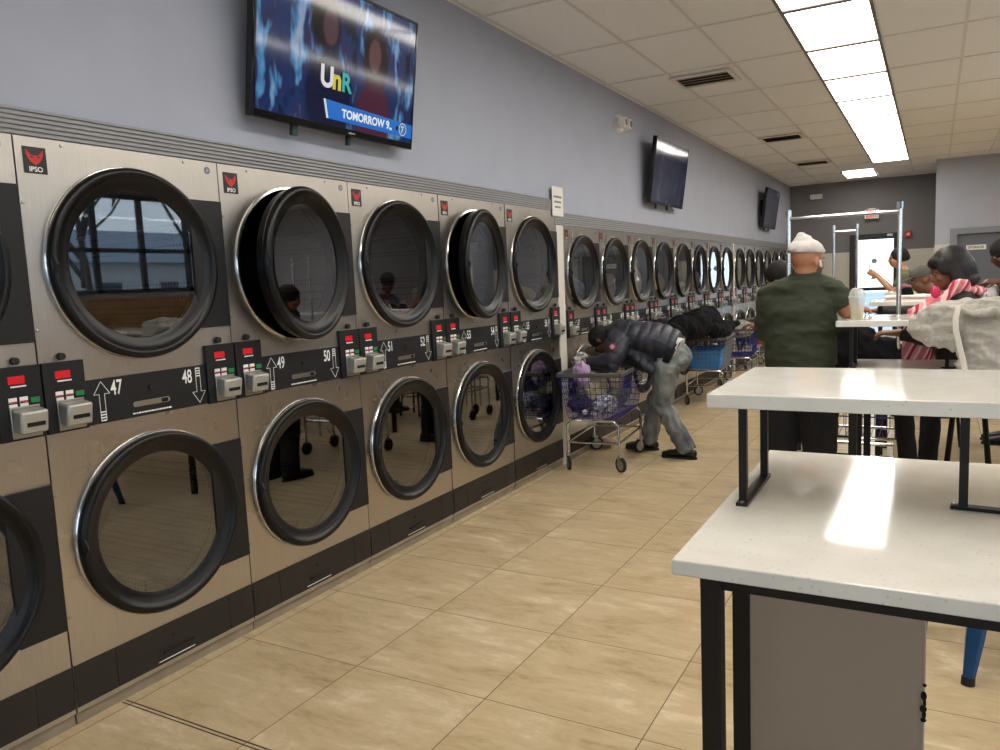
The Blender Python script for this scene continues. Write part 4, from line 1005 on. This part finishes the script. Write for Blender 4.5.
# ---- man in the green t-shirt and white beanie, seen from behind
J = dict(side=(1,0,0), head=(2.145,4.75,1.635), look=(.55,.83,-.12), neck=(2.13,4.75,1.52), chest=(2.11,4.76,1.33), waist=(2.105,4.76,1.10), pelvis=(2.105,4.76,.95),
    shl=(1.945,4.75,1.45), ell=(1.905,4.82,1.17), wrl=(2.02,5.02,1.12), shr=(2.275,4.76,1.455), elr=(2.345,4.79,1.34), wrr=(2.385,5.0,1.35),
    handl=dict(d=(.6,.8,0), n=(0,0,-1), t=-1, c=.4), handr=dict(d=(.15,.98,-.05), n=(0,0,-1), t=-1, c=.3),
    hipl=(2.01,4.76,.90), knl=(1.99,4.78,.49), anl=(1.99,4.76,.10), tol=(1.97,4.89,.045), hipr=(2.20,4.76,.90), knr=(2.21,4.80,.49), anr=(2.20,4.76,.10), tor=(2.22,4.89,.045))
body, V, f, r, u = person('heavy man in green t-shirt and white beanie seen from behind', J, SKM, 1.0)
trousers(body, V, BLACKCL, 1.05, 1.12, .006, waist=(2.105,4.76,1.08))
for a in 'lr': shoe(body, V['an'+a], V['to'+a], mat('black_leather', (24,22,22), .4), RUBBER)
GREENCL = mat('olive_green_jersey', (48,53,38), .9, bump=(300,.25,.001), mottle=(4, (52,58,42)))
mb = MB()
mb.tube([(2.14,4.745,1.585),(2.135,4.75,1.54),(2.12,4.755,1.475),(2.11,4.76,1.36),(2.105,4.765,1.2),(2.105,4.765,1.10),(2.11,4.765,1.025)], [(.070,.065),(.10,.09),(.175,.125),(.200,.165),(.195,.175),(.200,.175),(.198,.17)], 26, side=(1,0,0))
for a in 'lr': limbcloth(mb, V, a, 1., (.078,.078,.07), .92 if a == 'l' else .75)
fg = folds(.010, 2.0, 3., 8., 3.)
fg2 = folds(.005, 8, 8, 14., 7.)
tshirt = organic(mb, 'tshirt', GREENCL, body, .008, 5, lambda c, n: fg2(fg(c, n), n))
WB = mat('white_knit', (206,200,194), .95, bump=(120,.5,.002))
b = MB(); hc = V['head']
bu = (u*.94-f*.30).normalized(); bf = (f*.94+u*.30).normalized()
b.ell(hc-f*.020+u*.055, .108,.090,.072, (f, r, u), 18, 12); b.ell(hc-f*.045+u*.105, .055,.050,.040, (f, r, u), 14, 10); b.ell(hc-f*.062+u*.135, .028,.026,.020, (f, r, u), 10, 8)
def cutb(c, n):
    d = (c-hc).dot(u)
    if d < .045: c = c+u*(.045-d)
    return c+n*.0012*math.sin(math.atan2((c-hc).dot(f), (c-hc).dot(r))*60)+n*.004*noise.noise(c*22)
bn = organic(b, 'beanie', WB, body, .006, 3, cutb)
organic(MB().tube([hc-f*.012+u*(.043), hc-f*.014+u*(.066)], [(.090,.111),(.088,.110)], 26, side=r), 'beanie_cuff', WB, bn, .006, 2, folds(.002, 40,40,40,1))
MB().tube([hc+r*.086+f*.002-u*.006, hc+r*.088+f*.008-u*.035], [.008,.005], 8, dome=True).obj('earbud', WHITE, body)
organic(MB().ell(hc+f*.06-u*.085, .036,.05,.030, (f, r, u)).ell(hc+f*.035+r*.045-u*.05, .03,.022,.04, (f, r, u)).ell(hc+f*.035-r*.045-u*.05, .03,.022,.04, (f, r, u)), 'beard', mat('grey_beard', (96,84,74), .95), body, .006, 3)

# ---- woman with the pink striped scarf
J = dict(side=(0,1,0), head=(2.850,5.32,1.548), look=(-.97,-.16,-.28), neck=(2.915,5.33,1.42), chest=(2.90,5.36,1.22), waist=(2.95,5.45,.98), pelvis=(3.00,5.52,.87),
    shl=(2.915,5.17,1.355), ell=(2.80,5.12,1.15), wrl=(2.60,5.15,1.19), shr=(2.915,5.51,1.355), elr=(2.86,5.58,1.12), wrr=(2.76,5.42,1.12),
    handl=dict(d=(-1,0,.05), n=(0,.2,-1), t=-1, c=.7), handr=dict(d=(-.9,-.3,0), n=(0,0,-1), t=1, c=.4),
    hipl=(2.92,5.42,.83), knl=(2.62,5.30,.78), anl=(2.66,5.28,.36), tol=(2.56,5.26,.28), hipr=(2.94,5.60,.83), knr=(2.78,5.62,.72), anr=(2.76,5.55,.30), tor=(2.66,5.53,.24))
body, V, f, r, u = person('woman with black bob, dark jacket and pink striped scarf seated at the middle table', J, SKB, .97)
JKT = mat('charcoal_jacket', (44,38,36), .85, bump=(200,.2,.001))
mb = MB().tube([(2.91,5.33,1.445),(2.91,5.335,1.40),(2.905,5.36,1.26),(2.95,5.43,1.02),(3.0,5.50,.86)], [(.07,.06),(.16,.10),(.185,.14),(.175,.145),(.185,.15)], 20, side=(0,1,0))
for a in 'lr': limbcloth(mb, V, a, 1., (.072,.060,.045), 1.93)
organic(mb, 'jacket', JKT, body, .008, 4, folds(.006, 8,8,6,3))
mb = MB()
mb.tube([V['pelvis']+Vector((0,0,.03)), V['pelvis']-Vector((0,0,.03))], [(.18,.14),(.17,.14)], 16, side=(0,1,0))
for a in 'lr': mb.tube([V['pelvis'].lerp(V['hip'+a], .7), V['hip'+a], V['kn'+a], V['an'+a]], [.09,.09,.068,.055], 12)
organic(mb, 'trousers', BLACKCL, body, .01, 3, folds(.004, 9,9,6,3))
for a in 'lr': organic(MB().tube([V['an'+a]-Vector((-.03,0,.03)), V['to'+a]-Vector((.03,0,.01))], [.045,.036], 12, dome=True), 'shoe', mat('black_leather', (24,22,22), .4), body, .008, 3)
hc = V['head']; HAIR = mat('black_gloss_hair', (15,11,11), .5, bump=(120,.3,.003))
hb = MB(); A = (f, r, u)
hb.ell(hc-f*.024+u*.046, .106,.097,.094, A, 20, 14); hb.ell(hc-f*.060-u*.02, .085,.104,.115, A, 18, 12)
hb.ell(hc-f*.075-u*.085, .068,.100,.050, A, 16, 10); hb.ell(hc+f*.030+u*.060, .068,.078,.046, A, 16, 10)
for s_ in (-1, 1): hb.ell(hc-f*.022+r*.080*s_-u*.045, .050,.024,.100, A, 14, 10); hb.ell(hc+f*.020+r*.070*s_+u*.03, .050,.020,.055, A, 12, 8)
def strands(c, n):
    a = math.atan2((c-hc).dot(r), (c-hc).dot(f)); return c+n*(.0016*math.sin(a*46+3*noise.noise(c*12))+.004*noise.noise(c*14))
organic(hb, 'hair', HAIR, body, .0065, 4, strands)
SC = bpy.data.materials.new('striped_scarf'); SC.use_nodes = True; nt = SC.node_tree
bb = nt.nodes['Principled BSDF']; bb.inputs['Roughness'].default_value = .95; uvn = N(nt, 'TexCoord'); sp = N(nt, 'SeparateXYZ'); nt.links.new(uvn.outputs['Object'], sp.inputs[0])
fq = MA(nt, 'FRACT', MA(nt, 'MULTIPLY', MA(nt, 'ADD', MA(nt, 'ADD', MA(nt, 'MULTIPLY', sp.outputs['Y'], .4), MA(nt, 'MULTIPLY', sp.outputs['X'], .9)), MA(nt, 'MULTIPLY', sp.outputs['Z'], -.45)), 11.))
cr_ = nt.nodes.new('ShaderNodeValToRGB'); cr_.color_ramp.interpolation = 'CONSTANT'
e = cr_.color_ramp.elements; e[0].position = 0; e[0].color = (*lin((216,118,128)),1); e[1].position = .35; e[1].color = (*lin((232,190,190)),1)
for p_, c_ in ((.5, (176,44,66)), (.68, (226,150,156)), (.85, (236,210,208))): q_ = e.new(p_); q_.color = (*lin(c_), 1)
nt.links.new(fq, cr_.inputs[0]); nt.links.new(cr_.outputs[0], bb.inputs['Base Color'])
mb = MB()
mb.tube([(2.95,5.20,1.45),(2.88,5.165,1.43),(2.80,5.135,1.375),(2.73,5.13,1.29),(2.70,5.13,1.18),(2.69,5.13,1.02)], [(.055,.03),(.085,.022),(.105,.02),(.10,.018),(.085,.016),(.075,.014)], 16, side=(.75,.1,.66))
mb.tube([(2.95,5.44,1.43),(2.86,5.40,1.39),(2.775,5.36,1.27),(2.77,5.33,1.05),(2.78,5.33,.95)], [(.045,.022),(.05,.022),(.055,.02),(.055,.018),(.05,.016)], 14, side=(.3,1,0))
mb.tube([(2.93,5.22,1.44),(2.985,5.25,1.42),(3.0,5.34,1.43),(2.95,5.45,1.43)], [(.022,.04),(.022,.045),(.022,.05),(.022,.045)], 12)
organic(mb, 'scarf', SC, body, .007, 3, folds(.006, 14,14,8,5))
organic(MB().ell((2.785,5.14,1.425), .026,.02,.036), 'headphone', mat('hot_pink', (206,40,92), .4), body, .006, 2)

# ---- seated person in a cap, further back
J = dict(side=(0,1,0), head=(2.690,7.80,1.455), look=(-.93,-.10,-.28), neck=(2.80,7.81,1.31), chest=(2.84,7.82,1.13), waist=(2.85,7.82,.95), pelvis=(2.84,7.82,.86),
    shl=(2.80,7.66,1.24), ell=(2.58,7.64,1.17), wrl=(2.33,7.66,1.20), shr=(2.80,7.98,1.24), elr=(2.62,8.0,1.10), wrr=(2.42,7.88,1.16),
    handl=dict(d=(-1,0,0), n=(0,0,-1), t=-1, c=.4), handr=dict(d=(-1,-.1,0), n=(0,0,-1), t=1, c=.4),
    hipl=(2.78,7.73,.83), knl=(2.62,7.70,.74), anl=(2.66,7.70,.34), tol=(2.56,7.70,.27), hipr=(2.78,7.92,.83), knr=(2.62,7.94,.74), anr=(2.66,7.94,.34), tor=(2.56,7.94,.27))
body, V, f, r, u = person('seated person in a grey cap and dark jacket, seen past the woman\'s face', J, SKB, .96, voxel=.009)
CHJ = mat('grey_jacket', (72,70,68), .9, bump=(200,.2,.001), mottle=(6,(50,49,49)))
mb = MB().tube([(2.81,7.81,1.33),(2.83,7.81,1.26),(2.84,7.82,1.1),(2.85,7.82,.84)], [(.07,.06),(.16,.11),(.18,.15),(.19,.15)], 18, side=(0,1,0))
for a in 'lr': limbcloth(mb, V, a, 1., (.078,.068,.05), 1.95)
organic(mb, 'jacket', CHJ, body, .012, 3, folds(.008, 9,9,7,8))
mb = MB()
for a in 'lr': mb.tube([V['pelvis'].lerp(V['hip'+a], .7), V['hip'+a], V['kn'+a], V['an'+a]], [.09,.09,.066,.05], 12)
organic(mb, 'trousers', BLACKCL, body, .012, 3)
for a in 'lr': organic(MB().tube([V['an'+a]-Vector((-.03,0,.03)), V['to'+a]-Vector((.03,0,.01))], [.045,.036], 12, dome=True), 'shoe', mat('black_leather', (24,22,22), .4), body, .01, 3)
hc = V['head']; CAPM = mat('grey_green_cap', (84,84,74), .9)
def capcut(c, n):
    d = (c-hc).dot(u)
    return c+u*(.035-d) if d < .035 else c
cp = organic(MB().ell(hc-f*.012+u*.045, .108,.088,.085, (f, r, u), 18, 12), 'cap', CAPM, body, .008, 3, capcut)
organic(MB().tube([hc+f*.07+u*.045, hc+f*.13+u*.038, hc+f*.175+u*.022], [(.072,.009),(.07,.008),(.05,.007)], 14, side=r), 'cap_brim', CAPM, cp, .007, 2)

# ---- person holding up a phone by the glass door
J = dict(side=(0,1,0), head=(2.365,11.0,1.685), look=(-.98,-.12,-.1), neck=(2.44,11.0,1.52), chest=(2.47,11.0,1.33), waist=(2.48,11.0,1.09), pelvis=(2.48,11.0,.94),
    shl=(2.45,10.82,1.44), ell=(2.34,10.76,1.27), wrl=(2.15,10.86,1.47), shr=(2.45,11.18,1.44), elr=(2.34,11.18,1.25), wrr=(2.16,11.02,1.46),
    handl=dict(d=(-.7,.1,.5), n=(0,1,0), t=1, c=.6), handr=dict(d=(-.7,-.1,.5), n=(0,-1,0), t=-1, c=.6),
    hipl=(2.48,10.91,.89), knl=(2.46,10.91,.48), anl=(2.48,10.91,.10), tol=(2.36,10.91,.045), hipr=(2.48,11.10,.89), knr=(2.46,11.10,.48), anr=(2.48,11.10,.10), tor=(2.36,11.10,.045))
body, V, f, r, u = person('person in olive t-shirt holding up a phone in front of the exit door', J, SKL, .97, voxel=.009)
trousers(body, V, BLACKCL, 1., 1., .005, vox=.012)
for a in 'lr': shoe(body, V['an'+a], V['to'+a], mat('black_leather', (24,22,22), .4), RUBBER)
OLT = mat('olive_tshirt', (98,98,78), .9, bump=(200,.2,.001))
mb = MB().tube([(2.445,11.0,1.54),(2.455,11.0,1.47),(2.47,11.0,1.3),(2.48,11.0,1.1),(2.48,11.0,.93)], [(.075,.06),(.17,.10),(.185,.14),(.17,.14),(.175,.14)], 18, side=(0,1,0))
for a in 'lr': limbcloth(mb, V, a, 1., (.078,.066,.05), .7)
organic(mb, 'tshirt', OLT, body, .012, 3, folds(.006, 8,8,8,2))
hc = V['head']
organic(MB().ell(hc-f*.03+u*.035, .108,.092,.100, (f, r, u), 18, 12).ell(hc-f*.10+u*.0, .05,.05,.05, (f, r, u)), 'hair', mat('black_hair', (18,15,14), .8, bump=(120,.6,.004)), body, .009, 3)
s = thing('phone', 'phone held up by the person in front of the exit door', 'phone', (2.055, 10.94, 1.555))
MB().box(-.004,.004,-.037,.037,-.075,.075).obj('case', mat('phone_case', (210,205,200), .4), s, bevel=.004)

# ---- person at the right edge in a navy top, holding white cloth
J = dict(side=(0,1,0), head=(3.29,7.98,1.65), look=(-.9,-.2,-.4), neck=(3.36,7.99,1.49), chest=(3.39,8.0,1.31), waist=(3.39,8.0,1.08), pelvis=(3.39,8.0,.93),
    shl=(3.36,7.82,1.42), ell=(3.36,7.74,1.24), wrl=(3.25,7.72,1.42), shr=(3.36,8.18,1.42), elr=(3.34,8.20,1.2), wrr=(3.20,7.92,1.38),
    handl=dict(d=(-.8,.2,.1), n=(0,.5,-1), t=1, c=.9), handr=dict(d=(-.8,-.2,.1), n=(0,-.5,-1), t=-1, c=.9),
    hipl=(3.39,7.91,.88), knl=(3.37,7.91,.48), anl=(3.39,7.91,.10), tol=(3.27,7.91,.045), hipr=(3.39,8.10,.88), knr=(3.37,8.10,.48), anr=(3.39,8.10,.10), tor=(3.27,8.10,.045))
body, V, f, r, u = person('person in navy shirt at the right edge holding up white cloth', J, SKD, .97, voxel=.009)
trousers(body, V, BLACKCL, 1., 1., .005, vox=.012)
for a in 'lr': shoe(body, V['an'+a], V['to'+a], mat('black_leather', (24,22,22), .4), RUBBER)
mb = MB().tube([(3.37,7.99,1.52),(3.38,8.0,1.45),(3.39,8.0,1.3),(3.39,8.0,1.1),(3.39,8.0,.93)], [(.075,.06),(.17,.10),(.185,.14),(.17,.14),(.175,.14)], 18, side=(0,1,0))
for a in 'lr': limbcloth(mb, V, a, 1., (.078,.066,.05), .8)
organic(mb, 'shirt', mat('navy_shirt', (38,46,76), .9), body, .012, 3, folds(.006, 8,8,8,2))
hc = V['head']
organic(MB().ell(hc-f*.02+u*.04, .112,.094,.102, (f, r, u), 18, 12), 'hair', mat('black_hair', (18,15,14), .8, bump=(120,.6,.004)), body, .009, 3)
crumple('cloth', (3.20, 7.80, 1.30), .05, .10, .10, WH, 71, 'white cloth held up by the person at the right edge', 'clothes', .012, None, 12, .008)

# ---- person half hidden behind the man in green
J = dict(side=(0,1,0), head=(1.675,6.60,1.53), look=(-.95,.1,-.3), neck=(1.73,6.60,1.42), chest=(1.76,6.60,1.30), waist=(1.76,6.60,1.06), pelvis=(1.76,6.60,.92),
    shl=(1.73,6.43,1.35), ell=(1.68,6.38,1.17), wrl=(1.56,6.42,1.17), shr=(1.73,6.77,1.35), elr=(1.74,6.80,1.15), wrr=(1.58,6.72,1.15),
    handl=dict(d=(-1,.1,0), n=(0,0,-1), t=1, c=.7), handr=dict(d=(-1,-.1,0), n=(0,0,-1), t=-1, c=.7),
    hipl=(1.76,6.51,.87), knl=(1.75,6.51,.48), anl=(1.78,6.51,.10), tol=(1.66,6.51,.045), hipr=(1.76,6.70,.87), knr=(1.75,6.70,.48), anr=(1.78,6.70,.10), tor=(1.66,6.70,.045))
body, V, f, r, u = person('person with black hair mostly hidden behind the man in green', J, SKB, .97, voxel=.009)
trousers(body, V, BLACKCL, 1., 1., .005, vox=.012)
for a in 'lr': shoe(body, V['an'+a], V['to'+a], mat('black_leather', (24,22,22), .4), RUBBER)
mb = MB().tube([(1.735,6.60,1.45),(1.75,6.60,1.39),(1.76,6.60,1.3),(1.76,6.60,1.1),(1.76,6.60,.92)], [(.075,.06),(.17,.10),(.18,.14),(.165,.14),(.17,.14)], 18, side=(0,1,0))
for a in 'lr': limbcloth(mb, V, a, 1., (.078,.066,.05), 1.95)
organic(mb, 'jacket', mat('dark_red_top', (58,30,32), .9), body, .012, 3, folds(.006, 8,8,8,2))
hc = V['head']
organic(MB().ell(hc-f*.025+u*.035, .112,.098,.104, (f, r, u), 18, 12).ell(hc-f*.07-u*.04, .07,.08,.07, (f, r, u)), 'hair', mat('black_hair', (18,15,14), .8, bump=(120,.6,.004)), body, .009, 3)

# ================================================================ light, sky, camera
w = bpy.data.worlds.new('sky'); sc.world = w; w.use_nodes = True; nt = w.node_tree
bg = nt.nodes['Background']; sk_ = N(nt, 'TexCoord'); sp = N(nt, 'SeparateXYZ'); nt.links.new(sk_.outputs['Generated'], sp.inputs[0])
nz = N(nt, 'TexNoise', Scale=2.5, Detail=5.); nt.links.new(sk_.outputs['Generated'], nz.inputs['Vector'])
nt.links.new(ramp(nt, MA(nt, 'ADD', sp.outputs['Z'], MA(nt, 'MULTIPLY', nz.outputs['Fac'], .3)), [(.1, (226,236,244)), (.7, (176,200,232))]), bg.inputs['Color'])
bg.inputs['Strength'].default_value = 3.4

cd = bpy.data.cameras.new('camera'); cam = bpy.data.objects.new('camera', cd); COL.objects.link(cam); sc.camera = cam
cd.sensor_fit = 'HORIZONTAL'; cd.sensor_width = 36; cd.lens = 776/1000*36; cd.clip_end = 300
X = (0.8732775177830805, 0.018851744311496426, -0.4868582839708446); Y = (0.4852840820826368, -0.1227155150094024, 0.8657021786117843); Z = (-0.04342506893298131, -0.9922628251186231, -0.11631315177474441)
cam.matrix_world = Matrix(((X[0], -X[1], -X[2], 2.78), (Y[0], -Y[1], -Y[2], 0), (Z[0], -Z[1], -Z[2], 1.58), (0,0,0,1)))
sc.view_settings.view_transform = 'Standard'; sc.view_settings.exposure = -.16; sc.view_settings.gamma = 1.0
sc.cycles.max_bounces = 7; sc.cycles.diffuse_bounces = 4; sc.cycles.glossy_bounces = 4; sc.cycles.transparent_max_bounces = 8
sc.cycles.caustics_reflective = False; sc.cycles.caustics_refractive = False
sc.cycles.use_denoising = True; sc.cycles.sample_clamp_indirect = 6.
